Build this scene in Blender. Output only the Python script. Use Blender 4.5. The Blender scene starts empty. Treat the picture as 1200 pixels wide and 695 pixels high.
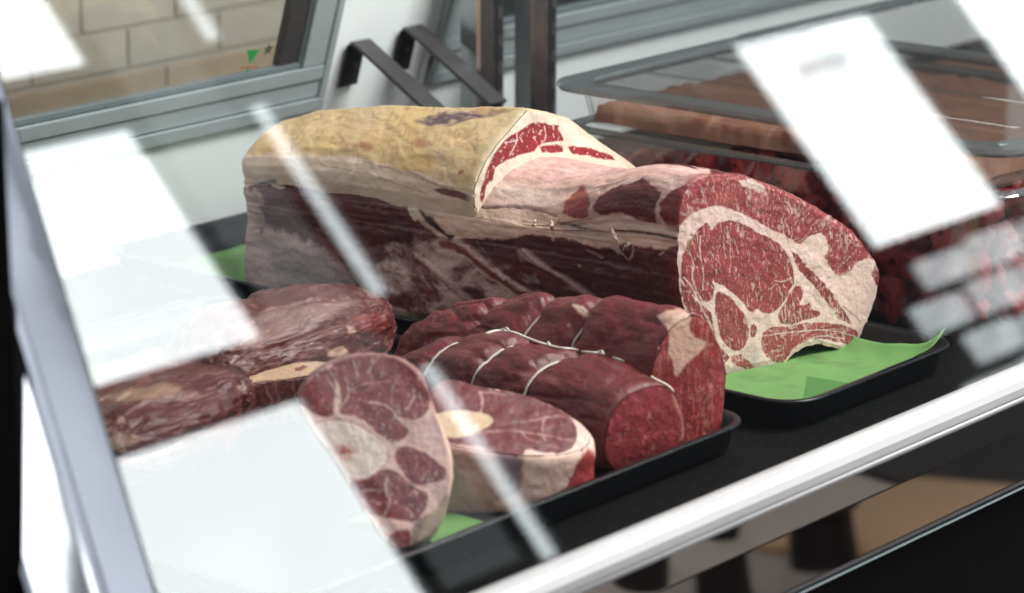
import bpy, bmesh, math, random
import numpy as np
from mathutils import Vector, Matrix

SC = bpy.context.scene
COL = SC.collection
random.seed(7)
RNG = np.random.default_rng(7)

# ------------------------------------------------------------------ camera
F_PX, CX, CY = 3636.0, 600.0, 347.5            # focal length in photo pixels (1200 wide)
_x = np.array([3100, 967, 3636.0]); _x /= np.linalg.norm(_x)
_y = np.array([-4566, 967, 3636.0]); _y -= _x*np.dot(_x, _y); _y /= np.linalg.norm(_y)
_z = np.cross(np.array([_x[0], _x[1], -_x[2]]), np.array([_y[0], _y[1], -_y[2]])); _z[2] *= -1
CAMM = np.stack([_x, _y, _z], 1)               # world -> (right, up, forward)
_T = np.array([(850-CX)/F_PX, -(442-CY)/F_PX, 1.0])*3.636
CAMC = -CAMM.T @ _T
cam_d = bpy.data.cameras.new('camera')
cam = bpy.data.objects.new('camera', cam_d); COL.objects.link(cam)
R_ = CAMM[0]; U_ = CAMM[1]; B_ = -CAMM[2]
cam.matrix_world = Matrix(((R_[0], U_[0], B_[0], CAMC[0]), (R_[1], U_[1], B_[1], CAMC[1]),
                           (R_[2], U_[2], B_[2], CAMC[2]), (0, 0, 0, 1)))
cam_d.sensor_width = 36.0
cam_d.lens = F_PX/1200*36.0
cam_d.clip_start = 0.05; cam_d.clip_end = 100
cam_d.dof.use_dof = True
cam_d.dof.focus_distance = 3.62
cam_d.dof.aperture_fstop = 4.4
SC.camera = cam

# ------------------------------------------------------------------ world, lamps, exposure
W = bpy.data.worlds.new("World"); SC.world = W; W.use_nodes = True
bg = W.node_tree.nodes['Background']
bg.inputs['Color'].default_value = (0.86, 0.93, 1.0, 1)
bg.inputs['Strength'].default_value = 0.42
def area(name, loc, target, sx, sy, power, color):
    d = bpy.data.lights.new(name, 'AREA'); d.shape = 'RECTANGLE'; d.size = sx; d.size_y = sy
    d.energy = power; d.color = color
    o = bpy.data.objects.new(name, d); COL.objects.link(o)
    o.location = loc
    o.rotation_euler = (Vector(target)-Vector(loc)).to_track_quat('-Z', 'Y').to_euler()
    return o
area('key_lamp', (0.70, -1.05, 2.0), (0.0, 0.2, 0.1), 1.3, 0.8, 116, (1.0, 0.985, 0.965))  # unseen key light added above front right, in place of overhead daylight
area('brick_fill_lamp', (-1.3, 1.0, 0.9), (0.4, 1.62, 0.15), 0.3, 0.3, 4, (1.0, 0.97, 0.93))  # unseen fill lamp added to brighten the brick wall
SC.view_settings.view_transform = 'Standard'
SC.view_settings.look = 'None'
SC.view_settings.exposure = 0.0
SC.view_settings.gamma = 1.0
SC.cycles.use_denoising = True
SC.cycles.max_bounces = 10
SC.cycles.transparent_max_bounces = 24
SC.cycles.sample_clamp_indirect = 6

# ------------------------------------------------------------------ helpers
def at(x, y, n=(0, 0, 1), d=0.0):
    """point where the sight line through a photo pixel meets the plane n.p = d"""
    r = CAMM.T @ np.array([(x-CX)/F_PX, -(y-CY)/F_PX, 1.0]); n = np.array(n, float)
    return CAMC + r*((d - n@CAMC)/(n@r))
def to_px(P):
    c = P @ CAMM.T + _T
    return np.stack([CX+F_PX*c[:, 0]/c[:, 2], CY-F_PX*c[:, 1]/c[:, 2]], 1)
def lin(r, g, b):
    f = lambda v: v/12.92 if v <= 0.04045 else ((v+0.055)/1.055)**2.4
    return np.array([f(r/255), f(g/255), f(b/255)])

def _hash(ix, iy, iz):
    h = (ix.astype(np.int64)*374761393 + iy.astype(np.int64)*668265263 + iz.astype(np.int64)*1274126177) & 0xffffffff
    h = ((h ^ (h >> 13))*1103515245) & 0xffffffff
    h = ((h ^ (h >> 16))*1274126177) & 0xffffffff
    return ((h ^ (h >> 15)) & 0xffff)/32767.5 - 1.0
def noise(P, scale, seed=0):
    """value noise in about -1..1; P (N,3), scale = features per metre (or a 3-vector)"""
    q = P*np.asarray(scale, float) + seed*17.31
    i = np.floor(q).astype(np.int64); f = q-i; f = f*f*f*(f*(f*6-15)+10)
    x, y, z = i[:, 0], i[:, 1], i[:, 2]; r = 0
    for dx in (0, 1):
        wx = f[:, 0] if dx else 1-f[:, 0]
        for dy in (0, 1):
            wy = f[:, 1] if dy else 1-f[:, 1]
            for dz in (0, 1):
                wz = f[:, 2] if dz else 1-f[:, 2]
                r = r + wx*wy*wz*_hash(x+dx, y+dy, z+dz)
    return r
def fbm(P, scale, octv=4, seed=0, gain=0.5):
    r = 0; a = 1.0; s = np.asarray(scale, float); t = 0
    for k in range(octv):
        r = r + a*noise(P, s, seed+k*3); t += a; a *= gain; s = s*2.03
    return r/t
def sdf(px, poly):
    """signed distance (photo pixels, negative inside) to a closed outline"""
    p = np.asarray(poly, float); d = np.full(len(px), 1e9); ins = np.zeros(len(px), bool)
    for a, b in zip(p, np.roll(p, -1, 0)):
        e = b-a; w = px-a
        t = np.clip((w@e)/(e@e+1e-9), 0, 1)
        q = w-np.outer(t, e); d = np.minimum(d, (q*q).sum(1))
        c = (a[1] <= px[:, 1]) != (b[1] <= px[:, 1])
        xi = a[0] + (px[:, 1]-a[1])/(e[1] if abs(e[1]) > 1e-9 else 1e-9)*e[0]
        ins ^= c & (px[:, 0] < xi)
    d = np.sqrt(d); return np.where(ins, -d, d)
def ldist(px, line):
    p = np.asarray(line, float)
    for _ in range(2 if len(p) > 2 else 0): p = np.vstack([p[:1], np.stack([p[:-1]*.75+p[1:]*.25, p[:-1]*.25+p[1:]*.75], 1).reshape(-1, 2), p[-1:]])
    d = np.full(len(px), 1e9)
    for a, b in zip(p[:-1], p[1:]):
        e = b-a; w = px-a; t = np.clip((w@e)/(e@e+1e-9), 0, 1)
        q = w-np.outer(t, e); d = np.minimum(d, (q*q).sum(1))
    return np.sqrt(d)
def warp(px, V, a=1.6, sc=70, seed=300): return px+a*np.stack([fbm(V, sc, 3, seed), fbm(V, sc, 3, seed+7)], 1)
def soft(d, w=1.5): return np.clip(0.5-d/w, 0, 1)
def smooth(poly, it=2):
    p = np.asarray(poly, float)
    for _ in range(it):
        q = np.roll(p, -1, 0); p = np.stack([p*.75+q*.25, p*.25+q*.75], 1).reshape(-1, 2)
    return p
def mixc(c, col, m): return c*(1-m[:, None]) + np.asarray(col)[None]*m[:, None]
def zf(ox, oy, k): return lambda pts: [(ox+x/k, oy+y/k) for x, y in pts]

def link(o, parent=None):
    COL.objects.link(o)
    if parent is not None: o.parent = parent
    return o
def tag(o, label=None, cat=None, group=None, kind=None):
    if label: o['label'] = label
    if cat: o['category'] = cat
    if group: o['group'] = group
    if kind: o['kind'] = kind
    return o
def thing(name, label, cat, group=None, loc=(0, 0, 0)):
    o = link(bpy.data.objects.new(name, None)); o.location = loc
    o.empty_display_size = 0.05
    return tag(o, label, cat, group)
def mesh_obj(name, V, faces, mat, parent=None, col=None, fat=None, smooth_=True):
    m = bpy.data.meshes.new(name)
    V = np.asarray(V, np.float32)
    if isinstance(faces, np.ndarray):
        k = faces.shape[1]
        m.vertices.add(len(V)); m.vertices.foreach_set('co', V.ravel())
        m.loops.add(faces.size); m.loops.foreach_set('vertex_index', faces.astype(np.int32).ravel())
        m.polygons.add(len(faces)); m.polygons.foreach_set('loop_start', np.arange(0, faces.size, k, dtype=np.int32))
        m.polygons.foreach_set('loop_total', np.full(len(faces), k, np.int32))
        m.update(calc_edges=True)
    else:
        m.from_pydata([tuple(v) for v in V], [], faces); m.update()
    m.validate()
    if col is not None:
        a = m.color_attributes.new('Col', 'FLOAT_COLOR', 'POINT')
        c = np.ones((len(V), 4), np.float32); c[:, :3] = np.clip(col, 0, 1)
        if fat is not None: c[:, 3] = fat
        a.data.foreach_set('color', c.ravel())
        if fat is not None:
            b = m.attributes.new('fat', 'FLOAT', 'POINT'); b.data.foreach_set('value', np.asarray(fat, np.float32))
    if smooth_: m.polygons.foreach_set('use_smooth', np.ones(len(m.polygons), bool))
    if mat: m.materials.append(mat)
    return link(bpy.data.objects.new(name, m), parent)
def grid_faces(R, N, closed=True, off=0):
    i = np.arange(R-1)[:, None]; j = np.arange(N if closed else N-1)[None]; k = (j+1) % N
    return (np.stack([i*N+j, i*N+k, (i+1)*N+k, (i+1)*N+j], -1).reshape(-1, 4)+off)
def bm_obj(name, bm, mat, parent=None, smooth_=False):
    m = bpy.data.meshes.new(name); bmesh.ops.recalc_face_normals(bm, faces=bm.faces[:]); bm.to_mesh(m); bm.free()
    if smooth_: m.polygons.foreach_set('use_smooth', np.ones(len(m.polygons), bool))
    m.materials.append(mat)
    return link(bpy.data.objects.new(name, m), parent)
def box(bm, x0, x1, y0, y1, z0, z1, f=None, bev=0.0):
    vs = [bm.verts.new((x, y, z)) for x in (x0, x1) for y in (y0, y1) for z in (z0, z1)]
    fs = [bm.faces.new([vs[i] for i in q]) for q in ((0, 1, 3, 2), (4, 6, 7, 5), (0, 4, 5, 1), (2, 3, 7, 6), (0, 2, 6, 4), (1, 5, 7, 3))]
    bmesh.ops.recalc_face_normals(bm, faces=fs)
    if bev:
        es = list({e for q in fs for e in q.edges})
        r = bmesh.ops.bevel(bm, geom=es, offset=bev, segments=2, affect='EDGES', profile=0.6)
        vs = [v for v in r['verts']] + [v for v in vs if v.is_valid]
        vs = list({v for v in vs})
    if f:
        for v in vs: v.co = Vector(f(v.co))
    return vs
def box_obj(name, x0, x1, y0, y1, z0, z1, mat, parent=None, f=None, bev=0.0):
    bm = bmesh.new(); box(bm, x0, x1, y0, y1, z0, z1, f, bev); return bm_obj(name, bm, mat, parent)
def prism_x(name, prof, x0, x1, mat, parent=None, smooth_=False):
    """profile in (y, z) swept along x"""
    bm = bmesh.new(); a = [bm.verts.new((x0, y, z)) for y, z in prof]; b = [bm.verts.new((x1, y, z)) for y, z in prof]
    n = len(prof)
    for i in range(n): bm.faces.new((a[i], a[(i+1) % n], b[(i+1) % n], b[i]))
    bm.faces.new(a[::-1]); bm.faces.new(b)
    return bm_obj(name, bm, mat, parent, smooth_)
def tube(name, pts, r, mat, parent=None, n=8):
    P = np.asarray(pts, float); T = np.gradient(P, axis=0); T /= np.linalg.norm(T, axis=1)[:, None]+1e-12
    up = np.array([0.31, 0.2, 0.93]); A = np.cross(T, up); A /= np.linalg.norm(A, axis=1)[:, None]+1e-9; B = np.cross(T, A)
    th = np.linspace(0, 2*math.pi, n, endpoint=False)
    V = P[:, None]+r*(A[:, None]*np.cos(th)[None, :, None]+B[:, None]*np.sin(th)[None, :, None])
    V = V.reshape(-1, 3); R = len(P)
    f = [tuple(q) for q in grid_faces(R, n)]+[tuple(range(n))[::-1], tuple(range((R-1)*n, R*n))]
    return mesh_obj(name, V, f, mat, parent)

# ------------------------------------------------------------------ materials
def new_mat(name):
    m = bpy.data.materials.new(name); m.use_nodes = True
    nt = m.node_tree; return m, nt, nt.nodes['Principled BSDF']
def N_(nt, t, **kw):
    n = nt.nodes.new(t)
    for k, v in kw.items():
        if k in n.inputs: n.inputs[k].default_value = v
        else: setattr(n, k, v)
    return n
def simple(name, col, rough=0.5, metal=0.0, var=0.12, scale=30, bump=0.0, bscale=200, spec=0.5, rvar=0.1):
    m, nt, b = new_mat(name); L = nt.links
    tc = N_(nt, 'ShaderNodeTexCoord'); nz = N_(nt, 'ShaderNodeTexNoise', Scale=scale, Detail=5.0)
    L.new(tc.outputs['Object'], nz.inputs['Vector'])
    mr = N_(nt, 'ShaderNodeMapRange'); mr.inputs['To Min'].default_value = 1-var; mr.inputs['To Max'].default_value = 1+var
    L.new(nz.outputs['Fac'], mr.inputs['Value'])
    mx = N_(nt, 'ShaderNodeMix', data_type='RGBA', blend_type='MULTIPLY'); mx.inputs[0].default_value = 1
    mx.inputs[6].default_value = (*col, 1); L.new(mr.outputs[0], mx.inputs[7]); L.new(mx.outputs[2], b.inputs['Base Color'])
    mr2 = N_(nt, 'ShaderNodeMapRange'); mr2.inputs['To Min'].default_value = max(0.02, rough-rvar); mr2.inputs['To Max'].default_value = rough+rvar
    L.new(nz.outputs['Fac'], mr2.inputs['Value']); L.new(mr2.outputs[0], b.inputs['Roughness'])
    b.inputs['Metallic'].default_value = metal; b.inputs['Specular IOR Level'].default_value = spec
    if bump:
        n2 = N_(nt, 'ShaderNodeTexNoise', Scale=bscale, Detail=4.0); L.new(tc.outputs['Object'], n2.inputs['Vector'])
        bp = N_(nt, 'ShaderNodeBump', Strength=bump, Distance=0.002); L.new(n2.outputs['Fac'], bp.inputs['Height']); L.new(bp.outputs[0], b.inputs['Normal'])
    return m
def meat_mat(name, rough=0.44, coat=0.34, bump=0.6, grain=1.5):
    m, nt, b = new_mat(name); L = nt.links
    at_ = N_(nt, 'ShaderNodeAttribute', attribute_name='Col'); fa = N_(nt, 'ShaderNodeAttribute', attribute_name='fat')
    tc = N_(nt, 'ShaderNodeTexCoord')
    n1 = N_(nt, 'ShaderNodeTexNoise', Scale=420.0, Detail=6.0); L.new(tc.outputs['Object'], n1.inputs['Vector'])
    am = N_(nt, 'ShaderNodeMath', operation='MULTIPLY_ADD'); L.new(fa.outputs['Fac'], am.inputs[0]); am.inputs[1].default_value = -.75*grain; am.inputs[2].default_value = 1.0*grain; am.use_clamp = False
    ce_ = N_(nt, 'ShaderNodeMath', operation='SUBTRACT'); L.new(n1.outputs['Fac'], ce_.inputs[0]); ce_.inputs[1].default_value = .48
    mr = N_(nt, 'ShaderNodeMath', operation='MULTIPLY_ADD'); L.new(ce_.outputs[0], mr.inputs[0]); L.new(am.outputs[0], mr.inputs[1]); mr.inputs[2].default_value = 1.0
    mx = N_(nt, 'ShaderNodeMix', data_type='RGBA', blend_type='MULTIPLY'); mx.inputs[0].default_value = 1
    L.new(at_.outputs['Color'], mx.inputs[6]); L.new(mr.outputs[0], mx.inputs[7]); L.new(mx.outputs[2], b.inputs['Base Color'])
    n2 = N_(nt, 'ShaderNodeTexNoise', Scale=150.0, Detail=8.0, Roughness=0.65); L.new(tc.outputs['Object'], n2.inputs['Vector'])
    bp = N_(nt, 'ShaderNodeBump', Strength=bump, Distance=0.0025); L.new(n2.outputs['Fac'], bp.inputs['Height'])
    n3 = N_(nt, 'ShaderNodeTexNoise', Scale=55.0, Detail=3.0); L.new(tc.outputs['Object'], n3.inputs['Vector'])
    bq = N_(nt, 'ShaderNodeBump', Strength=bump*.6, Distance=0.006); L.new(n3.outputs['Fac'], bq.inputs['Height']); L.new(bp.outputs[0], bq.inputs['Normal'])
    L.new(bq.outputs[0], b.inputs['Normal'])
    ra = N_(nt, 'ShaderNodeMath', operation='MULTIPLY_ADD'); L.new(fa.outputs['Fac'], ra.inputs[0]); ra.inputs[1].default_value = 0.12; ra.inputs[2].default_value = rough
    L.new(ra.outputs[0], b.inputs['Roughness'])
    L.new(bp.outputs[0], b.inputs['Coat Normal']); b.inputs['Coat Weight'].default_value = coat; b.inputs['Coat Roughness'].default_value = 0.16; b.inputs['Specular IOR Level'].default_value = 0.35
    b.inputs['Subsurface Weight'].default_value = 0.12; b.inputs['Subsurface Radius'].default_value = (1.0, 0.3, 0.25); b.inputs['Subsurface Scale'].default_value = 0.004
    return m
def clear_mat(name, f0=0.05, tint=(1, 1, 1), haze=0.0, hazecol=(.5, .5, .5)):
    """thin clear sheet: see-through, mirror reflection growing with the angle (Schlick, per face)"""
    m = bpy.data.materials.new(name); m.use_nodes = True; nt = m.node_tree; nt.nodes.clear(); L = nt.links
    out = N_(nt, 'ShaderNodeOutputMaterial'); g = N_(nt, 'ShaderNodeNewGeometry')
    dt = N_(nt, 'ShaderNodeVectorMath', operation='DOT_PRODUCT'); L.new(g.outputs['Normal'], dt.inputs[0]); L.new(g.outputs['Incoming'], dt.inputs[1])
    ab = N_(nt, 'ShaderNodeMath', operation='ABSOLUTE'); L.new(dt.outputs['Value'], ab.inputs[0])
    s1 = N_(nt, 'ShaderNodeMath', operation='SUBTRACT'); s1.inputs[0].default_value = 1; L.new(ab.outputs[0], s1.inputs[1])
    pw = N_(nt, 'ShaderNodeMath', operation='POWER'); L.new(s1.outputs[0], pw.inputs[0]); pw.inputs[1].default_value = 5
    ma = N_(nt, 'ShaderNodeMath', operation='MULTIPLY_ADD'); L.new(pw.outputs[0], ma.inputs[0]); ma.inputs[1].default_value = 1-f0; ma.inputs[2].default_value = f0
    tr = N_(nt, 'ShaderNodeBsdfTransparent'); tr.inputs[0].default_value = (*tint, 1)
    gl = N_(nt, 'ShaderNodeBsdfGlossy'); gl.inputs['Roughness'].default_value = 0.0; gl.inputs['Color'].default_value = (1, 1, 1, 1)
    a = tr
    if haze:
        df = N_(nt, 'ShaderNodeBsdfDiffuse'); df.inputs[0].default_value = (*hazecol, 1)
        mh = N_(nt, 'ShaderNodeMixShader'); mh.inputs[0].default_value = haze; L.new(tr.outputs[0], mh.inputs[1]); L.new(df.outputs[0], mh.inputs[2]); a = mh
    mi = N_(nt, 'ShaderNodeMixShader'); L.new(ma.outputs[0], mi.inputs[0]); L.new(a.outputs[0], mi.inputs[1]); L.new(gl.outputs[0], mi.inputs[2])
    L.new(mi.outputs[0], out.inputs['Surface'])
    return m
def lit_mat(name, col, s, var=0.1, scale=2.0):
    m = bpy.data.materials.new(name); m.use_nodes = True; nt = m.node_tree; nt.nodes.clear(); L = nt.links
    out = N_(nt, 'ShaderNodeOutputMaterial'); e = N_(nt, 'ShaderNodeEmission'); e.inputs[0].default_value = (*col, 1)
    tc = N_(nt, 'ShaderNodeTexCoord'); nz = N_(nt, 'ShaderNodeTexNoise', Scale=scale, Detail=3.0); L.new(tc.outputs['Object'], nz.inputs['Vector'])
    mr = N_(nt, 'ShaderNodeMapRange'); mr.inputs['To Min'].default_value = s*(1-var); mr.inputs['To Max'].default_value = s*(1+var)
    L.new(nz.outputs['Fac'], mr.inputs['Value']); L.new(mr.outputs[0], e.inputs[1]); L.new(e.outputs[0], out.inputs['Surface'])
    return m

M_MEAT = meat_mat('meat')
M_MEATDRY = meat_mat('dry_meat', rough=0.5, coat=0.10, bump=0.4, grain=1.0)
M_WHITE = simple('white_enamel', (.80, .84, .84), .35, var=.03, scale=4)
M_ALU = simple('grey_aluminium', (.40, .45, .46), .42, metal=.35, var=.06, scale=12)
M_ALUD = simple('dark_aluminium', (.16, .19, .20), .45, metal=.3, var=.06, scale=12)
M_STEEL = simple('brushed_post_steel', (.30, .31, .32), .2, metal=.95, var=.12, scale=18)
M_DARKSTEEL = simple('dark_steel', (.085, .08, .08), .42, metal=.6, var=.12, scale=30)
M_BLACK = simple('black_plastic', (.007, .008, .010), .32, var=.25, scale=40, bump=.05, bscale=500, spec=.32)
M_HOLE = simple('slot_dark', (.006, .006, .006), .8)
M_CHROME = simple('polished_steel', (.74, .76, .81), .06, metal=1.0, var=.03, scale=6, rvar=.02, bump=.22, bscale=4)
M_RAIL = simple('satin_aluminium', (.40, .395, .395), .5, metal=.2, var=.04, scale=10)
M_MIRROR = simple('dark_polished_steel', (.42, .38, .35), .02, metal=1.0, var=.05, scale=10, rvar=.008)
M_KICK = simple('black_lacquer', (.0025, .0025, .0025), .4, var=.1, spec=.03, rvar=.02)
M_GREEN = simple('green_paper', (.125, .27, .075), .65, var=.2, scale=14, bump=.35, bscale=60)
_nt = M_GREEN.node_tree; _b = _nt.nodes['Principled BSDF']; _src = _b.inputs['Base Color'].links[0].from_socket
_tc = N_(_nt, 'ShaderNodeTexCoord'); _n = N_(_nt, 'ShaderNodeTexNoise', Scale=11.0, Detail=6.0, Roughness=.6); _nt.links.new(_tc.outputs['Object'], _n.inputs['Vector'])
_m = N_(_nt, 'ShaderNodeMapRange'); _m.inputs['From Min'].default_value = .54; _m.inputs['From Max'].default_value = .64; _m.inputs['To Max'].default_value = .6; _nt.links.new(_n.outputs['Fac'], _m.inputs['Value'])
_x2 = N_(_nt, 'ShaderNodeMix', data_type='RGBA'); _nt.links.new(_m.outputs[0], _x2.inputs[0]); _nt.links.new(_src, _x2.inputs[6]); _x2.inputs[7].default_value = (.085, .17, .045, 1); _nt.links.new(_x2.outputs[2], _b.inputs['Base Color'])
M_BROWN = simple('brown_paper', (.19, .088, .055), .7, var=.5, scale=12, bump=.6, bscale=40)
M_STRING = simple('butcher_string', (.84, .76, .66), .8, var=.2, scale=400, bump=.5, bscale=900)
M_TUB = clear_mat('clear_polycarbonate', .05, (.96, .955, .95))
M_TUBRIM = clear_mat('smoky_rim', .06, (.50, .52, .53), .22, (.30, .32, .33))
M_GLASS = clear_mat('case_glass', .052, (.985, .995, .99))
M_PANE = clear_mat('door_glass', .05, (.95, .97, .96))

# ------------------------------------------------------------------ place: floor and the shop windows opposite
FZ = -1.0
def floor_piece(name, x0, x1, y0, y1, m):
    return tag(box_obj(name, x0, x1, y0, y1, FZ-.06, FZ, m), kind='structure')
M_FLOOR = simple('grey_pavement', (.34, .31, .29), .6, var=.2, scale=3, bump=.2, bscale=40)
floor_piece('pavement', -8, 12, -8.0, 4.5, M_FLOOR)
M_TANPROP = simple('tan_prop', (.60, .40, .24), .55, var=.15, scale=6, bump=.2, bscale=60)
tag(box_obj('tan_swatch', 2.50, 3.12, -2.75, -1.98, FZ, FZ+.02, M_TANPROP, bev=.006), 'tan stone step added to be mirrored in the lower steel band', 'swatch')  # tan area added so the lower band has something tan to mirror
M_BLACKPROP = simple('black_prop', (.012, .012, .013), .7, var=.3, scale=60)  # flat black for the shapes added as dark reflections
tag(box_obj('black_swatch', 2.14, 3.05, -1.93, -1.45, FZ, FZ+.012, M_BLACKPROP, bev=.004), 'black sheet added to be mirrored at the right of the upper steel band', 'mat')
tag(box_obj('black_swatch', 3.13, 3.9, -2.9, -2.0, FZ, FZ+.012, M_BLACKPROP, bev=.004), 'black sheet added for reflections beyond the tan stone step', 'mat')
def prop(x, y, r, h, label):  # unseen black props added to give the steel bands dark bars
    t = thing('prop', label, 'prop', 'black props added for the steel bands to mirror', (x, y, FZ))
    for nm, prof_ in (('shaft', [(r, 0), (r*.92, h*.9)]), ('cap', [(r*1.15, h*.9), (r*1.15, h*.95), (r*.6, h), (.001, h)])):
        n = 24; th = np.linspace(0, 2*math.pi, n, endpoint=False)
        V = [(a*math.cos(q), a*math.sin(q), z) for a, z in prof_ for q in th]
        mesh_obj(nm, V, [tuple(q) for q in grid_faces(len(prof_), n)], M_BLACKPROP, t)
prop(1.67, -1.78, .035, .16, 'thin black bollard added to be mirrored in the middle of the upper steel band')
prop(1.37, -1.74, .05, .16, 'stout black bollard added to be mirrored at the left of the upper steel band')
prop(2.47, -2.28, .075, .14, 'short black bollard added for reflections beside the tan stone step')
prop(2.13, -2.30, .06, .14, 'short black bollard added for reflections left of the tan stone step')
YF = -4.0
M_FACADE = simple('dark_facade', (.10, .10, .105), .7, var=.2, scale=2)
M_FRAME_OPP = simple('facade_frame', (.20, .21, .22), .5)
fw = tag(box_obj('opposite_wall', -6, 12, YF-.3, YF-.02, FZ, 4.4, M_FACADE), kind='structure')
M_DAY = lit_mat('daylight_pane', (.93, .985, 1.0), 9.3, var=.16, scale=1.6)
M_DAYN = lit_mat('daylight_narrow_pane', (.90, .97, 1.0), 5.6, var=.08)
M_VEIL = lit_mat('veil_panel', (.90, .97, 1.0), 0.45, var=.25)
M_GLOWBLOCK = lit_mat('block_glow', (.90, .97, 1.0), 3.4, var=.6, scale=9)
def window(x0, x1, z0, z1, label, mat=M_DAY, group='bright shop windows opposite the case', fr=.035):
    t = thing('window_or_glow_panel', label, 'window', group, ((x0+x1)/2, YF, z0))
    def loc(o):
        o.location = (-(x0+x1)/2, -YF, -z0); return o
    loc(box_obj('pane', x0, x1, YF-.015, YF, z0, z1, mat, t))
    bm = bmesh.new()
    box(bm, x0-fr, x0, YF-.015, YF+.02, z0-fr, z1+fr); box(bm, x1, x1+fr, YF-.015, YF+.02, z0-fr, z1+fr)
    box(bm, x0, x1, YF-.015, YF+.02, z0-fr, z0); box(bm, x0, x1, YF-.015, YF+.02, z1, z1+fr)
    loc(bm_obj('frame', bm, M_FRAME_OPP, t))
    return t
LW = 'bright daylight shop window mirrored in the front glass, '
window(2.50, 2.93, 2.77, 3.75, LW+'upper pane of the wide column', fr=.02)
window(2.27, 2.93, 1.84, 2.55, LW+'middle pane of the wide column', fr=.02)
window(2.12, 2.93, .95, 1.64, LW+'lower pane of the wide column', fr=.02)
window(3.385, 3.465, 2.77, 3.75, LW+'upper pane of the narrow column', M_DAYN, fr=.015)
window(3.385, 3.465, 1.86, 2.54, LW+'middle pane of the narrow column', M_DAYN, fr=.015)
window(3.385, 3.465, .97, 1.62, LW+'lower pane of the narrow column', M_DAYN, fr=.015)
wn4 = window(5.60, 6.43, 1.52, 2.37, LW+'large pane above the glowing blocks')
window(7.0, 8.2, 1.55, 3.2, LW+'farthest pane on the right')
M_GLOWDIM = lit_mat('dim_glow_panel', (.86, .91, 1.0), .85, var=.55, scale=1.6)  # glowing panels added so the end post mirrors grey-blue
for k, (xa, xb) in enumerate(((-5.6, -3.75), (-3.7, -1.85), (-1.8, .05), (.1, 2.05))):
    window(xa, xb, .6, 3.7, ('leftmost', 'second', 'third', 'rightmost')[k]+' of the four glowing panels added for the steel end post to mirror', M_GLOWDIM, 'added glowing panels left of the bright panes', fr=.02)
window(3.0, 3.33, 1.0, 3.6, 'dim glowing panel added for a pale veil between the wide and narrow shop windows', M_VEIL, fr=.01)  # added glow that lays a pale veil on the front glass
gb = thing('glow_block_panel', 'panel of glowing blocks standing in for bright masonry mirrored in the front glass at right', 'glass blocks', None, (6, YF, .55))  # glowing blocks put in for a bright masonry reflection
gbk = box_obj('backing', 5.45-6, 7.6-6, -.04, -.031, 0, .94, lit_mat('backing_glow', (.88, .95, 1.0), 1.7, var=.5, scale=5), gb)  # lit sheet added to veil the gaps between blocks
gbm = None
for r in range(6):
    for c in range(5):
        x0 = 5.60+c*.36+(r % 2)*.17; z0 = .57+r*.152
        o = box_obj('glow_block', 0, .30, -.03, .0, 0, .115, M_GLOWBLOCK, gb, bev=.01) if gbm is None else link(bpy.data.objects.new('glow_block', gbm), gb)
        gbm = gbm or o.data
        o.location = (x0-6, 0, z0-.55); o.scale = (random.uniform(.92, 1.1), 1, random.uniform(.85, 1.15))

M_STKL = lit_mat('glowing_sticker', (.9, .95, 1), 5.0)  # own glow imitates pane light passing through the marks
ps = thing('pane_sticker', 'small grey sticker with four marks on the large mirrored pane', 'sticker', None, (6.0, YF+.001, 2.185))
for k in range(4): box_obj('mark', -.13+k*.075, -.075+k*.075, 0, .003, .01*(k % 2), .07, M_STKL, ps, bev=.001)
lw = thing('window_or_glow_panel', 'wide glowing panel added behind the viewer as fill, mirrored in the steel end post', 'window', 'bright shop windows opposite the case', (-7.2, -5.9, 1.2))
M_GLOWWIDE = lit_mat('wide_fill_panel', (.95, .98, 1.0), 3.2, var=.3, scale=1.2)  # unseen panel added to whiten the end post and fill from the left
lw.rotation_euler = (0, 0, math.radians(-48))
for k in range(3): box_obj('pane', -2.0+k*1.38, -.70+k*1.38, -.02, 0, 0, 2.6, M_GLOWWIDE, lw)
for k in range(4): box_obj('frame', -2.07+k*1.38, -2.005+k*1.38, -.03, .03, -.05, 2.65, M_FRAME_OPP, lw)

# ------------------------------------------------------------------ the case
case = thing('display_case', 'refrigerated butcher display case with sloping front glass and steel front', 'display case')
ZD = -0.005                                     # deck level
def mat_deck():
    m, nt, b = new_mat('black_mesh_mat'); L = nt.links
    tc = N_(nt, 'ShaderNodeTexCoord'); vo = N_(nt, 'ShaderNodeTexVoronoi', Scale=175.0); vo.inputs['Randomness'].default_value = 0.15
    L.new(tc.outputs['Object'], vo.inputs['Vector'])
    cr = N_(nt, 'ShaderNodeMapRange'); cr.inputs['From Min'].default_value = .42; cr.inputs['From Max'].default_value = .60
    cr.inputs['To Min'].default_value = .0008; cr.inputs['To Max'].default_value = .014; L.new(vo.outputs['Distance'], cr.inputs['Value'])
    L.new(cr.outputs[0], b.inputs['Base Color'])
    bp = N_(nt, 'ShaderNodeBump', Strength=.9, Distance=.0015); L.new(vo.outputs['Distance'], bp.inputs['Height']); L.new(bp.outputs[0], b.inputs['Normal'])
    b.inputs['Roughness'].default_value = .6; b.inputs['Specular IOR Level'].default_value = .08
    return m
box_obj('deck', -1.2, 2.6, -.292, .96, ZD-.03, ZD, mat_deck(), case)
def wl(p, off=0.0):                              # leaning rear wall: y grows as z falls
    return (p.x, .962-.30*p.z+p.y, p.z)
X0, X1 = -1.2, 3.0
DZ = .159
wb = bmesh.new()
box(wb, X0, X1, 0, .02, -.03, DZ+.002, wl)
box(wb, .284, .514, 0, .02, DZ+.002, .75, wl)
bm_obj('back_wall', wb, M_WHITE, case)
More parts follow.
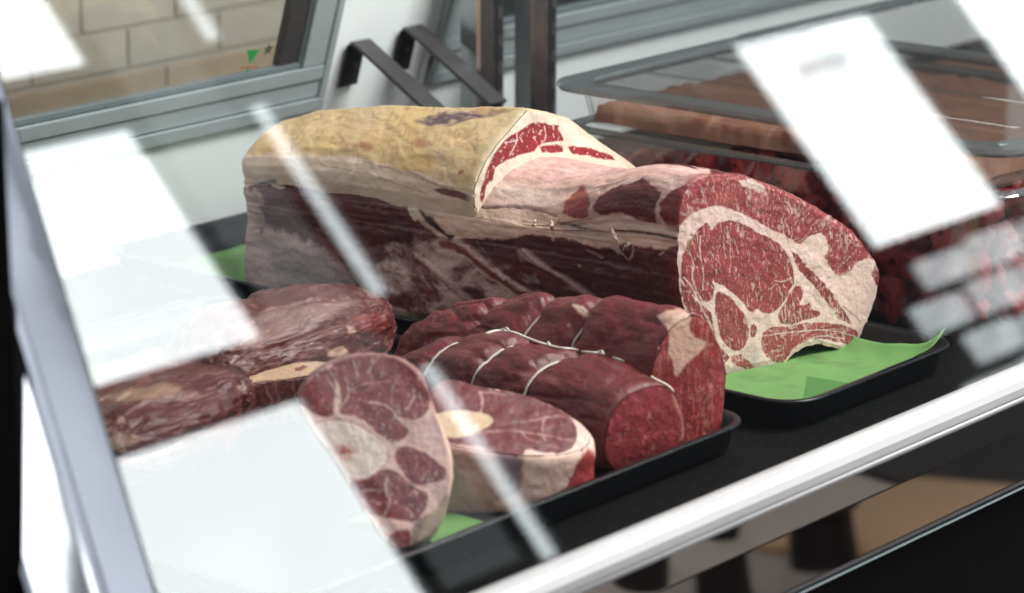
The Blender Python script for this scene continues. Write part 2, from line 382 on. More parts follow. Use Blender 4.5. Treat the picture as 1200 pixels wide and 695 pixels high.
# front rail, bands, kick panel
rp = []
for k in range(9):
    a = math.pi*(0.02+k/8*.62); rp.append((-.314-.016*math.sin(a)*1.0, .016+.018*math.cos(a)))
rp = [(-.286, .004), (-.286, .028), (-.297, .033), (-.306, .0345), (-.316, .033), (-.324, .0285), (-.329, .022), (-.330, .015), (-.330, .013), (-.312, .013), (-.312, .004)]
prism_x('front_rail', rp, X0, 2.6, M_RAIL, case, False)
prism_x('rail_bead', [(-.314, .0125), (-.3275, .0125), (-.331, .0105), (-.3315, .008), (-.330, .0055), (-.325, .0045), (-.314, .0045)], X0, 2.6, M_RAIL, case, True)
prism_x('steel_band', [(-.318, .003), (-.3235, .003), (-.3225, -.030), (-.318, -.030)], X0, 2.6, M_MIRROR, case)
prism_x('steel_band', [(-.318, -.0315), (-.3235, -.0315), (-.3275, -.090), (-.318, -.090)], X0, 2.6, M_MIRROR, case)
prism_x('edge_bead', [(-.318, -.0915), (-.3285, -.0915), (-.3295, -.0945), (-.318, -.0945)], X0, 2.6, M_DARKSTEEL, case)
prism_x('edge_bead', [(-.316, -.0985), (-.3285, -.0985), (-.3295, -.1005), (-.316, -.1005)], X0, 2.6, M_ALUD, case)
prism_x('kick_panel', [(-.31, -.096), (-.318, -.096), (-.318, FZ+.005), (-.31, FZ+.005)], X0, 2.6, M_KICK, case)
# sloping glass and the polished end post
TILT = math.radians(22); gs = math.sin(TILT); gc = math.cos(TILT)
def gp(u, v, w):                                 # u along x, v up the slope, w outward
    return (u, -.2975+v*gs-w*gc, .030+v*gc+w*gs)
bm = bmesh.new(); box(bm, -1.178, 2.6, -.004, .95, 0, .006, lambda p: gp(p.x, p.z, p.y) if False else (p.x, p.y, p.z))
for v in bm.verts: v.co = Vector(gp(v.co.x, v.co.y, v.co.z))
bm_obj('front_glass', bm, M_GLASS, case)
prof = [(-1.178, -.012), (-1.1775, .006), (-1.1785, .0085), (-1.1815, .010), (-1.2205, .0018), (-1.2245, .0000), (-1.228, -.0030), (-1.231, -.0065),
        (-1.262, -.037), (-1.2655, -.042), (-1.262, -.049), (-1.2, -.03)]
bm = bmesh.new(); lo = [bm.verts.new(gp(u, -.34, w)) for u, w in prof]; hi = [bm.verts.new(gp(u, .95, w)) for u, w in prof]
for i in range(len(prof)): bm.faces.new((lo[i], lo[(i+1) % len(prof)], hi[(i+1) % len(prof)], hi[i]))
bm.faces.new(lo); bm.faces.new(hi[::-1])
bm_obj('end_post', bm, M_CHROME, case)
bm = bmesh.new(); box(bm, -1.1775, -1.1755, .0, .95, -.001, .0075)
for v in bm.verts: v.co = Vector(gp(v.co.x, v.co.y, v.co.z))
bm_obj('glass_seal', bm, M_BLACK, case)
box_obj('end_panel', -1.30, -1.262, -.20, .96, FZ+.005, .55, M_KICK, case)

# rear sliding doors (leaning), posts, brackets
def wp(bm, x0, x1, y0, y1, z0, z1, bev=.002): box(bm, x0, x1, y0, y1, z0, z1, wl, bev)
def sliding_door(x0, x1, label):
    t = thing('sliding_door', label, 'sliding door', 'rear sliding doors of the case')
    b = bmesh.new()                              # stepped frame: outer track, mid face, inner bead
    wp(b, x0, x1, -.012, .018, DZ, DZ+.019); wp(b, x0, x1, -.006, .018, DZ+.021, DZ+.046)
    wp(b, x0+.012, x1-.012, -.010, .018, DZ+.047, DZ+.068)
    for xa, xb in ((x0, x0+.012), (x1-.012, x1)): wp(b, xa, xb, -.012, .018, DZ+.019, .75)
    bm_obj('track', b, M_ALU, t)
    b = bmesh.new()
    for xa, xb in ((x0+.0125, x0+.055), (x1-.055, x1-.0125)): wp(b, xa, xb, -.008, .016, DZ+.069, .75)
    bm_obj('stile', b, M_ALU, t)
    b = bmesh.new(); wp(b, x0+.055, x1-.055, -.002, .016, DZ+.069, DZ+.077)
    for xa, xb in ((x0+.0555, x0+.060), (x1-.060, x1-.0555)): wp(b, xa, xb, -.002, .016, DZ+.077, .75)
    bm_obj('seal', b, M_ALUD, t)
    if x1 < 1:
        b = bmesh.new(); wp(b, x1-.098, x1-.0605, .0, .014, DZ+.0775, .75); bm_obj('dark_stile', b, M_DARKSTEEL, t)
    b = bmesh.new(); wp(b, x0+.058, x1-.058, .004, .009, DZ+.074, .75, 0); bm_obj('pane', b, M_PANE, t)
    return t
sliding_door(-1.15, .283, 'rear sliding door with a green triangle sticker, left of the two posts')
sliding_door(.515, 2.9, 'rear sliding door behind the right post and above the lidded tub')
# room behind the doors
M_TILE = simple('beige_brick', (.47, .405, .34), .7, var=.2, scale=9)
M_TILE2 = simple('tan_board', (.42, .31, .22), .6, var=.12, scale=8)
M_ROOM = simple('back_room_grout', (.44, .38, .325), .8)
M_DARKROOM = simple('interior_dark', (.03, .03, .032), .6)
rw = tag(box_obj('room_wall', -1.6, 1.10, 1.62, 1.7, -.4, 1.4, M_ROOM), kind='structure')
tm = None
for r in range(7):
    for c in range(13):
        o = box_obj('brick', 0, .203, -.005, 0, 0, .062, M_TILE, rw, bev=.0015) if tm is None else link(bpy.data.objects.new('brick', tm), rw)
        tm = tm or o.data
        o.location = (-1.5+c*.209-(r % 2)*.10, 1.6198, .090+r*.068)
tm = None
for c in range(6):
    o = box_obj('board', 0, .40, -.010, 0, 0, .44, M_TILE2, rw, bev=.003) if tm is None else link(bpy.data.objects.new('board', tm), rw)
    tm = tm or o.data
    o.location = (-1.35+c*.404, 1.6198, -.36)
tag(box_obj('dark_backdrop', 1.12, 3.2, 1.5, 1.75, -.4, 1.4, M_DARKROOM, bev=.01), 'dark cabinet standing in for the dim interior behind the right rear door', 'backdrop')  # dark sheet put in for the darkness of the interior
def slotted_post(xa, y, label):
    t = thing('shelf_post', label, 'post', 'slotted shelf posts at the rear', (xa, y, ZD))
    w, d = .050, .03
    prof_ = [(-w, -d/2), (-w+.004, -d/2-.004), (-.020, -d/2-.006), (-.012, -d/2-.002), (0, -d/2+.004), (0, d/2), (-w, d/2)]
    b = bmesh.new(); lo_ = [b.verts.new((px, py, 0)) for px, py in prof_]; hi_ = [b.verts.new((px, py, .62)) for px, py in prof_]
    for i in range(len(prof_)): b.faces.new((lo_[i], lo_[(i+1) % 7], hi_[(i+1) % 7], hi_[i]))
    b.faces.new(lo_); b.faces.new(hi_[::-1])
    bm_obj('upright', b, M_STEEL, t)
    b = bmesh.new(); box(b, .001, .013, -d/2+.002, d/2, 0, .62, bev=.001); bm_obj('slot_strip', b, M_DARKSTEEL, t)
    for k in range(14):
        box_obj('slot', .0035, .0095, -d/2+.0005, -d/2+.004, .05+k*.04, .05+k*.04+.022, M_HOLE, t)
    return t
slotted_post(.530, .80, 'left slotted steel shelf post, nearest the two brackets')
slotted_post(.652, .80, 'right slotted steel shelf post, nearest the lidded tub')
def bracket(px, py, label):
    p = at(px, py, (0, 1, .3), .962-.004)
    t = thing('shelf_bracket', label, 'bracket', 'bent shelf brackets on the rear wall', tuple(p))
    w = .036
    def sweep(name, prof_, m):
        b = bmesh.new(); a = [b.verts.new((0, y, z)) for y, z in prof_]; c = [b.verts.new((w, y, z)) for y, z in prof_]; n = len(prof_)
        for i in range(n): b.faces.new((a[i], a[(i+1) % n], c[(i+1) % n], c[i]))
        b.faces.new(a); b.faces.new(c[::-1]); return bm_obj(name, b, m, t)
    sweep('plate', [(-.001, 0), (-.005, .001), (-.005+.3*.062, -.062), (-.001+.3*.062, -.062)], M_HOLE)
    sweep('strap', [(-.0055, .0015), (-.006, .005), (-.012, .006), (-.17, -.085), (-.166, -.090), (-.012, .001)], M_DARKSTEEL)
    b = bmesh.new(); bmesh.ops.create_cone(b, cap_ends=True, segments=12, radius1=.004, radius2=.003, depth=.004)
    o = bm_obj('screw', b, M_DARKSTEEL, t, True); o.rotation_euler = (math.pi/2, 0, 0); o.location = (w/2, .002, -.03)
bracket(406, 53, 'left bent steel bracket beside the left rear door')
bracket(468, 36, 'right bent steel bracket partly behind the left post')
# sticker on the left rear pane
st = thing('window_sticker', 'small sticker with a green triangle on the left rear door glass', 'sticker', None, tuple(at(295, 68, (0, 1, .3), .962+.003)))
M_STG = simple('sticker_green', (.02, .26, .07), .5); M_STR = simple('sticker_red', (.35, .08, .05), .5); M_STK = simple('sticker_black', (.02, .02, .02), .5)
def flat(name, pts, m):
    b = bmesh.new(); f0 = [b.verts.new((x, -.30*z, z)) for x, z in pts]; f1 = [b.verts.new((x, -.30*z-.0006, z)) for x, z in pts]
    n = len(pts); b.faces.new(f0); b.faces.new(f1[::-1])
    for i in range(n): b.faces.new((f0[i], f0[(i+1) % n], f1[(i+1) % n], f1[i]))
    return bm_obj(name, b, m, st)
flat('triangle', [(-.013, .013), (.013, .010), (-.002, -.008)], M_STG)
flat('red_line', [(-.018, -.010), (.016, -.014), (.016, -.0165), (-.018, -.0125)], M_STR)
flat('stem', [(-.007, -.0135), (-.001, -.0142), (-.003, -.021)], M_STG)
for k in range(5):
    a = k*1.256+.3; flat('black_mark', [(.030+.010*math.cos(a), .008+.009*math.sin(a)), (.030+.003*math.cos(a+.9), .008+.003*math.sin(a+.9)), (.030+.003*math.cos(a-.9), .008+.003*math.sin(a-.9))], M_STK)

# ------------------------------------------------------------------ trays, paper
def rrect(x0, x1, y0, y1, r, n=8):
    out = []
    for cx, cy, a0 in ((x1-r, y1-r, 0), (x0+r, y1-r, 90), (x0+r, y0+r, 180), (x1-r, y0+r, 270)):
        for k in range(n+1):
            a = math.radians(a0+90*k/n); out.append((cx+r*math.cos(a), cy+r*math.sin(a)))
    return out
def tray(x0, x1, y0, y1, label, h=.035):
    t = thing('meat_tray', label, 'tray', 'black meat trays on the deck', ((x0+x1)/2, (y0+y1)/2, ZD))
    cx, cy = (x0+x1)/2, (y0+y1)/2; zr = ZD+h
    rings = [(.030, ZD+.0008, .030), (.022, ZD+.001, .036), (.012, ZD+.006, .042), (.007, zr-.006, .046), (.0015, zr-.003, .048), (0, zr-.001, .05), (.001, zr+.001, .05),
             (.004, zr+.0014, .047), (.010, zr, .043), (.013, zr-.004, .040), (.018, ZD+.012, .036), (.026, ZD+.005, .03), (.04, ZD+.0042, .025)]
    V = []
    for ins, z, r in rings:
        V += [(x-cx, y-cy, z-ZD) for x, y in rrect(x0+ins, x1-ins, y0+ins, y1-ins, r)]
    n = 36; f = [tuple(q) for q in grid_faces(len(rings), n)]
    f += [tuple(range(n))[::-1], tuple(range((len(rings)-1)*n, len(rings)*n))]
    o = mesh_obj('tray_shell', V, f, M_BLACK, t, smooth_=True)
    return t
tray(-.13, .222, -.190, .93, 'long black tray with green paper carrying the big rib of beef')
tray(-.93, -.187, -.180, .66, 'black tray in front holding the shank slices and tied roasts')

def paper(name, label, x0, x1, y0, y1, z0=.0015, lift=None, ang=0.0, seed=1, nx=60, ny=90):
    u, v = np.meshgrid(np.linspace(0, 1, nx), np.linspace(0, 1, ny)); u = u.ravel(); v = v.ravel()
    X = x0+(x1-x0)*u; Y = y0+(y1-y0)*v
    cx, cy = (x0+x1)/2, (y0+y1)/2; ca, sa = math.cos(ang), math.sin(ang)
    X, Y = cx+(X-cx)*ca-(Y-cy)*sa, cy+(X-cx)*sa+(Y-cy)*ca
    P = np.stack([X, Y, np.zeros_like(X)], 1)
    Z = z0+.0012*(1+fbm(P, 14, 3, seed))+.0022*np.clip(1-np.abs(fbm(P, (9, 14, 9), 2, seed+40))*9, 0, 1)
    if lift is not None: Z = Z+lift(X, Y, u, v)
    P[:, 2] = Z
    o = mesh_obj(name, P, grid_faces(ny, nx, False), M_GREEN)
    md = o.modifiers.new('thickness', 'SOLIDIFY'); md.thickness = .0006
    return tag(o, label, 'paper')
def lift_r(X, Y, u, v):                          # the sheet climbs the front and right walls of the tray
    d1 = np.clip((X-.165)/.045, 0, 1); d2 = np.clip((-.148-Y)/.030, 0, 1)
    corner = np.clip((X-.10)/.08, 0, 1)*np.clip((-.09-Y)/.08, 0, 1)
    return .026*d1**2*np.clip((.3-Y)/.2, 0, 1) + .022*d2**1.5 + .012*corner
gp_r = paper('green_paper', 'green paper sheet lining the long tray under the rib of beef', -.085, .196, -.176, .88, lift=lift_r)
b = bmesh.new(); vs = [b.verts.new(v) for v in ((-.085, -.166, .022), (.012, -.171, .0215), (-.038, -.140, .036), (-.036, -.158, .024))]
b.faces.new((vs[0], vs[3], vs[2])); b.faces.new((vs[3], vs[1], vs[2])); b.faces.new((vs[0], vs[2], vs[1]))
M_GREEN2 = simple('green_paper_fold', (.06, .16, .035), .65, var=.1, spec=.2)
bm_obj('folded_corner', b, M_GREEN2, gp_r)
paper('green_paper', 'green paper under the front shank slices by the tray edge', -.665, -.582, -.160, -.01, seed=3)
paper('green_paper', 'green paper peeking out between the dark meats at the left', -.70, -.34, .30, .60, seed=5)

# ------------------------------------------------------------------ meat building
RED = np.array([.25, .028, .034]); DRED = np.array([.145, .020, .022]); FAT = np.array([.88, .66, .60]); CREAM = np.array([.86, .68, .58])
PINKF = np.array([.62, .34, .30])
def resample(poly, n):
    p = np.asarray(poly, float); q = np.vstack([p, p[:1]]); d = np.r_[0, np.cumsum(np.linalg.norm(np.diff(q, axis=0), axis=1))]
    t = np.linspace(0, d[-1], n, endpoint=False)
    return np.stack([np.interp(t, d, q[:, k]) for k in range(q.shape[1])], 1)
def normals(G):
    """approximate outward normals of a closed R x N x 3 grid"""
    du = np.gradient(G, axis=0); dv = np.roll(G, -1, 1)-np.roll(G, 1, 1)
    n = np.cross(dv, du); n /= np.linalg.norm(n, axis=2)[..., None]+1e-12
    c = G.mean(1, keepdims=True); s = np.sign((n*(G-c)).sum(2).mean()); return n*s
def disc_rings(ring, center, k, p=1.0):
    """k rings from an outline to a centre (excluding the outline itself)"""
    t = (1-np.arange(1, k+1)/k)**p
    return center[None, None]+(ring-center)[None]*t[:, None, None]
def marbling(P, sc=(330, 330, 150), thr=.80, seed=0, clump=60):
    a = 1-np.abs(fbm(P, sc, 2, seed)*2.4); c = fbm(P, clump, 2, seed+9)
    return np.clip((a-thr+.22*c)/(.14), 0, 1)
def flecks(Q, sc, thr, w=.16, seed=0, clump=60, cl=.25):
    return np.clip((fbm(Q, sc, 2, seed, .35)+cl*fbm(Q, clump, 2, seed+9)-thr)/w, 0, 1)
def meat_red(P, base=RED, seed=0):
    n = fbm(P, 38, 4, seed); g = fbm(P, 260, 2, seed+5)
    c = base[None]*(1+.28*n+.14*g)[:, None]
    return c

# ---- the rib of beef ------------------------------------------------------------
NF = np.array([.257, 1, 0])                      # the cut face stands a little askew
z1 = zf(780, 190, 2.674); z2 = zf(540, 110, 3.476); z3 = zf(260, 110, 2.575); z4 = zf(480, 230, 3.529)
face_px = [(850, 441), (880, 442), (908, 442), (917, 436), (922, 425), (930, 415), (943, 408), (960, 404), (975, 407), (990, 412), (1000, 412), (1008, 398), (1019, 376), (1026, 355), (1031, 335), (1033, 320),
           (1026, 303), (1010, 283), (1000, 270), (985, 258), (960, 243), (940, 232), (922, 224), (905, 216), (888, 209), (868, 204), (845, 203), (825, 205), (808, 213), (799, 228), (795, 250), (793, 290), (794, 330), (799, 362), (812, 392), (832, 418)]
fp = np.array([at(x, y, NF, 0) for x, y in face_px]); prof2 = resample(smooth(fp[:, [0, 2]], 1), 560)
_q = np.c_[prof2, prof2[:, :1]*0]; prof2 = prof2+.0022*np.stack([fbm(_q, 110, 3, 401), fbm(_q, 110, 3, 402)], 1)
prof2[:, 1] = np.maximum(prof2[:, 1], .001) if False else prof2[:, 1]
LRIB = .706
rows = np.r_[np.array([0, .0012, .003, .006]), np.linspace(.009, LRIB, 430)]
zs = np.interp(rows, [0, .1, .24, .30, .5, LRIB], [1, 1, .955, .93, .88, .78])
ce = np.array([.05, .10])
G = np.zeros((len(rows), len(prof2), 3))
for i, y in enumerate(rows):
    ins = {0: .985, 1: .992, 2: .997}.get(i, 1.0)
    endr = 1-.06*np.clip((y-(LRIB-.025))/.025, 0, 1)**2
    q = ce+(prof2-ce)*ins*endr
    G[i, :, 0] = q[:, 0]*np.interp(y, [0, .3, LRIB], [1, .98, .95])+np.interp(y, [0, .3, LRIB], [0, 0, -.012]); G[i, :, 2] = np.where(q[:, 1] > .1, .1+(q[:, 1]-.1)*((zs[i]*.25-.1)/.15), q[:, 1])
    G[i, :, 1] = y-(.257*(1-np.clip(y/.5, 0, 1)))*G[i, :, 0]
yy_ = rows[:, None]; wS = np.clip((yy_-.05)/.20, 0, 1); wS = wS*wS*(3-2*wS)
zmx = np.interp(G[:, :, 0], [-.085, -.072, -.06, -.04, -.02, .02, .09, .15, .25], [.15, .158, .178, .199, .209, .219, .209, .19, .15])
zc_ = np.where(G[:, :, 2] > .14, np.minimum(G[:, :, 2], zmx), G[:, :, 2]); G[:, :, 2] = G[:, :, 2]*(1-wS)+zc_*wS
wB = np.clip((yy_-.10)/.25, 0, 1)*np.clip((.12-G[:, :, 2])/.05, 0, 1)*np.clip((.04-G[:, :, 0])/.06, 0, 1)
G[:, :, 0] = G[:, :, 0]*(1-wB)+np.minimum(G[:, :, 0], -.078)*wB
G[:, :, 2] = np.maximum(G[:, :, 2], .003)
nrm = normals(G); Pf = G.reshape(-1, 3)
px = to_px(Pf)
h = .0055*fbm(Pf, (16, 9, 16), 4, 3)+.0016*fbm(Pf, (70, 35, 70), 3, 8)
# relief of the flank: membranes stand proud, muscles sink, the saw cut is a groove
memb = np.zeros(len(Pf))
diag = [([(480, 222), (560, 285), (650, 345), (720, 395), (785, 440)], 7, .9), ([(200, 185), (300, 260), (400, 345), (470, 400)], 12, .75), ([(40, 250), (130, 330), (250, 430)], 10, .6), ([(730, 225), (795, 262)], 3, .6)]
for ln, w, s in diag: memb = np.maximum(memb, s*np.clip(1-(ldist(px, z4(ln))*3.5/w)**2*.35+.25*fbm(Pf, 120, 2, 4), 0, 1))
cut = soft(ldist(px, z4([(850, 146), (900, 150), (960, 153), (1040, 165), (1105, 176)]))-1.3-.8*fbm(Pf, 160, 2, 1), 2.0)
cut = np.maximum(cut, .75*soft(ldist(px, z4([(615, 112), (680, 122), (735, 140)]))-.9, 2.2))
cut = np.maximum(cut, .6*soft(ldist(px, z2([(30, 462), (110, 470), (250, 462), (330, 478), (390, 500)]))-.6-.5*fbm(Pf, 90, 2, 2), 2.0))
fade = np.clip((rows-.004)/.02, 0, 1)[:, None].repeat(len(prof2), 1).ravel()
G = (Pf+nrm.reshape(-1, 3)*((h+.0055*memb+.0025*fbm(Pf, (60, 22, 60), 3, 19))*fade-.007*cut*fade)[:, None]).reshape(G.shape)
G[:, :, 2] = np.maximum(G[:, :, 2], .003)
Pf = G.reshape(-1, 3)
n1 = fbm(Pf, 45, 4, 11); n2 = fbm(Pf, 130, 3, 12); nl = fbm(Pf, (120, 30, 120), 4, 13)
e = 2.2*n2+1.5*n1
px = warp(px, Pf, 2.2)
col = np.array([.115, .020, .022])[None]*(1+.5*n1+.25*n2)[:, None]
fib = np.clip(1-np.abs(fbm(Pf, (160, 40, 110), 3, 27))*8, 0, 1)*np.clip(.1+1.8*fbm(Pf, 28, 2, 28), 0, 1); col = mixc(col, [.36, .16, .15], fib*.5); fat = np.zeros(len(Pf))
def lay(c, f, color, m, fm):
    color = np.asarray(color); return mixc(c, color, m), f*(1-m)+fm*m
GREYP = np.array([.60, .42, .39])
# rear of the flank: pale membrane
m = soft(sdf(px, z3([(20, 285), (100, 290), (128, 312), (120, 350), (95, 375), (112, 405), (190, 425), (262, 442), (330, 480), (400, 560), (430, 640), (60, 640), (20, 500)]))+3*e, 9)
col, fat = lay(col, fat, GREYP, m*(.80+.25*nl).clip(0, 1), .6)
m = soft(sdf(px, z3([(20, 285), (100, 285), (130, 310), (115, 400), (70, 420), (20, 430)]))+3*e, 5); col, fat = lay(col, fat, [.56, .38, .33], m*.8, .8)
m = soft(sdf(px, z3([(150, 470), (300, 480), (390, 560), (420, 640), (200, 620), (150, 540)]))+4*e, 14); col, fat = lay(col, fat, [.20, .14, .15], m*(.5+.4*nl).clip(0, 1), .4)
# middle of the flank: mottled membrane between rib muscles
m = soft(sdf(px, z4([(-120, 210), (60, 190), (130, 180), (250, 205), (330, 282), (420, 292), (480, 330), (560, 400), (640, 445), (560, 480), (400, 480), (200, 540), (-60, 560), (-140, 420)]))+2*e, 6)
blot = np.clip(.62+2.4*fbm(Pf, (40, 26, 40), 5, 21, .6), 0, 1)
col, fat = lay(col, fat, [.55, .35, .31], m*np.clip(blot*1.15-.1, 0, 1), .5)
for k, pl in enumerate(([(250, 110), (330, 112), (410, 125), (440, 160), (440, 230), (390, 270), (320, 250), (260, 200)], [(450, 165), (560, 170), (600, 220), (690, 250), (800, 420), (760, 400), (640, 330), (520, 240), (460, 200)],
                        [(470, 320), (560, 330), (620, 380), (600, 405), (500, 370)], [(210, 375), (290, 375), (320, 420), (250, 440)], [(20, 340), (120, 380), (140, 430), (60, 440)])):
    m = soft(sdf(px, z4(pl))+e, 3); col, fat = lay(col, fat, [.085, .016, .018], m*.92, 0)
col, fat = lay(col, fat, [.60, .38, .33], np.clip(memb*1.1, 0, 1)*(.75+.4*nl).clip(0, 1), .6)
_u = -.76*Pf[:, 1]-.65*Pf[:, 2]; _v = .65*Pf[:, 1]-.76*Pf[:, 2]; QQ = np.stack([_u, _v, Pf[:, 0]*.2], 1)+.006*np.stack([fbm(Pf, 40, 2, 91), fbm(Pf, 40, 2, 92), 0*_u], 1)
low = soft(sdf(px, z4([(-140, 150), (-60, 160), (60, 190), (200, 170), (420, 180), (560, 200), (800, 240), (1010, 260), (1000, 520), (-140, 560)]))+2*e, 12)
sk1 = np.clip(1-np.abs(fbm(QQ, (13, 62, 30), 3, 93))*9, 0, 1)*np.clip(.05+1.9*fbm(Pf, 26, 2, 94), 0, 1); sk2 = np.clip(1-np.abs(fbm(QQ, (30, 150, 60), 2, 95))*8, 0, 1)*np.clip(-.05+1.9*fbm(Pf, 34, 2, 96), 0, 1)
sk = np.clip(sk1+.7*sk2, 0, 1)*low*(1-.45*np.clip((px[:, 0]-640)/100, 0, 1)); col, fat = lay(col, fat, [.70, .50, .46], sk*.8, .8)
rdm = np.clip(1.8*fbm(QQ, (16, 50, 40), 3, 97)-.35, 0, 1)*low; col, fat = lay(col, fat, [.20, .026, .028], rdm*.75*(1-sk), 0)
dl = ldist(px, z4([(140, 195), (215, 205), (300, 280), (395, 355), (500, 420)]))
m = soft(dl-7.5+e, 3); col, fat = lay(col, fat, [.66, .44, .39], m*.75, .8)
m = soft(dl-4.6+e*.9, 2); col, fat = lay(col, fat, [.22, .030, .032], m*.9, 0)
dl = ldist(px, z4([(455, 225), (540, 280), (640, 345), (740, 425)])); m = soft(dl-2.6+.6*e, 2); col, fat = lay(col, fat, [.58, .38, .34], m*.8, .8)
for pl in ([(0, 230), (40, 260), (110, 300), (90, 330), (20, 290)], [(30, 350), (90, 380), (150, 420), (120, 440), (50, 400)], [(470, 290), (540, 310), (600, 350), (560, 345), (490, 315)]):
    m = soft(sdf(px, z4(pl))+2*e, 4); col, fat = lay(col, fat, [.20, .030, .034], m*.8, 0)
# fat band under the cap running to the chine
m = soft(sdf(px, z3([(20, 170), (250, 170), (430, 190), (620, 230), (800, 330), (900, 330), (900, 430), (830, 440), (780, 432), (700, 436), (655, 428), (600, 385), (560, 345), (520, 318), (430, 276), (330, 262), (260, 256), (200, 262), (100, 275), (40, 290)]))+.7*e, 2.2)
band = CREAM*np.array([1.0, .86, .80]); col, fat = lay(col, fat, band, m*(.92+.15*nl).clip(0, 1), .9)
m = soft(sdf(px, z3([(640, 288), (700, 290), (770, 318), (800, 330), (790, 345), (720, 330), (660, 308)]))+.8*e, 2); col, fat = lay(col, fat, [.17, .02, .025], m*.9, 0)
m = soft(sdf(px, z3([(556, 332), (574, 328), (590, 352), (592, 372), (584, 382), (568, 366)]))+.3*e, 1.5); col, fat = lay(col, fat, [.72, .58, .46], m, 1)
m = soft(sdf(px, z3([(600, 322), (640, 345), (680, 400), (712, 432), (690, 436), (650, 410), (615, 380), (595, 345)]))+.5*e, 1.8); col, fat = lay(col, fat, [.055, .012, .014], m, 0)
# chine: cream ledges above and below the saw cut
m = soft(sdf(px, z4([(-60, 20), (0, 0), (200, -20), (1110, -20), (1125, 200), (1060, 224), (960, 214), (880, 192), (840, 205), (780, 222), (700, 190), (600, 172), (520, 160), (430, 162), (380, 118), (310, 112), (250, 138), (160, 152), (60, 60)]))+.9*e, 2.2)
col, fat = lay(col, fat, CREAM*np.array([1.0, .84, .76]), m*(.9+.2*nl).clip(0, 1), .9)
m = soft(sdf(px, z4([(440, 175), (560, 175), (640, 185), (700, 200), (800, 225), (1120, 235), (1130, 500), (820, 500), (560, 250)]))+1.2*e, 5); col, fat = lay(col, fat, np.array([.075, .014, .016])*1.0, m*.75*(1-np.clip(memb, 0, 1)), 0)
m = soft(sdf(px, z2([(395, 545), (430, 520), (540, 540), (600, 570), (640, 620), (650, 650), (640, 660), (600, 610), (540, 600), (480, 600)]))+.8*e, 3); col, fat = lay(col, fat, [.55, .38, .32], m*.9, .9)
for ln, w in (([(820, 150), (850, 190), (880, 240), (905, 270), (925, 240), (918, 200)], 1.2), ([(590, 120), (602, 150), (598, 180)], 2.0), ([(1040, 240), (1052, 232)], 1.2), ([(700, 288), (708, 292)], 1.0)):
    m = soft(ldist(px, z4(ln))-w+.4*n2, 1.3); col, fat = lay(col, fat, [.62, .42, .34], m*.85, .9)
# top membrane and the muscles showing before the face
top = soft(sdf(px, z2([(60, 470), (70, 180), (330, 120), (760, 290), (1010, 300), (1040, 560), (890, 570), (880, 548), (740, 528), (560, 500), (420, 500), (300, 480)]))+.5*e, 2)
strk = fbm(Pf, (130, 22, 200), 4, 31); lump = fbm(Pf, 55, 4, 33)
tc_ = PINKF[None]*(1.02+.22*strk+.1*lump)[:, None]+np.array([.16, .17, .14])[None]*np.clip(.35+lump, 0, 1)[:, None]
col = col*(1-top[:, None])+tc_*top[:, None]; fat = fat*(1-top)+.8*top
m = soft(sdf(px, z2([(100, 420), (130, 360), (200, 350), (330, 390), (420, 420), (420, 470), (300, 465), (180, 455)]))+3*e, 14); col, fat = lay(col, fat, CREAM*.88, m*.7, 1)
for pl, c in (([(420, 490), (432, 440), (455, 410), (490, 380), (525, 402), (530, 460), (520, 500), (460, 505)], RED*1.0), ([(532, 475), (560, 425), (600, 395), (650, 365), (730, 335), (760, 350), (790, 378), (818, 408), (806, 445), (800, 480), (812, 532), (740, 520), (660, 488), (570, 492)], np.array([.135, .018, .022])),
              ([(812, 445), (850, 402), (930, 360), (1060, 335), (1080, 400), (960, 440), (905, 470), (884, 545), (832, 532), (816, 485)], np.array([.17, .022, .026])), ([(540, 380), (600, 360), (680, 335), (650, 365), (580, 395)], np.array([.22, .07, .07]))):
    m = soft(sdf(px, z2(pl))+.8*e, 1.8); c2 = c[None]*(1+.30*n1+.15*strk)[:, None]; col = col*(1-m[:, None])+c2*m[:, None]; fat = fat*(1-m)
m = soft(ldist(px, z2([(425, 470), (440, 440), (480, 410), (500, 390)]))-3.2+e, 5); col, fat = lay(col, fat, [.40, .08, .04], m*.6, 0)
for ln, w in (([(528, 470), (545, 425), (590, 390), (650, 360), (740, 330)], 1.1), ([(800, 545), (806, 500), (796, 470), (812, 430), (850, 395), (930, 350)], 1.4), ([(560, 410), (640, 355), (700, 340)], .7)):
    m = soft(ldist(px, z2(ln))-w+.8*n2, 1.3); col, fat = lay(col, fat, [.62, .44, .38], m*.85, 1)
m = soft(sdf(px, z2([(740, 330), (850, 325), (950, 320), (930, 350), (860, 378), (810, 400), (780, 365)]))+e, 4); col, fat = lay(col, fat, [.42, .27, .24], m*.8, .7)
m = soft(sdf(px, z2([(520, 505), (560, 492), (660, 492), (740, 524), (880, 548), (900, 575), (880, 592), (760, 570), (640, 552), (540, 540)]))+.5*e, 2); col, fat = lay(col, fat, [.66, .47, .40], m*(.9+.2*nl).clip(0, 1), 1)
# red meat lip just behind the cut face
ry = rows[:, None].repeat(len(prof2), 1).ravel()
lip = np.clip(1-ry/.018+.5*n2, 0, 1)*((Pf[:, 2] > .185) | (Pf[:, 2] < .155)); c2 = np.array([.25, .035, .035])[None]*(1+.4*nl)[:, None]; col = col*(1-.8*lip[:, None])+c2*.8*lip[:, None]
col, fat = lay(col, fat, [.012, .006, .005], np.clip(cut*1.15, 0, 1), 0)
col *= (1+.12*nl)[:, None]

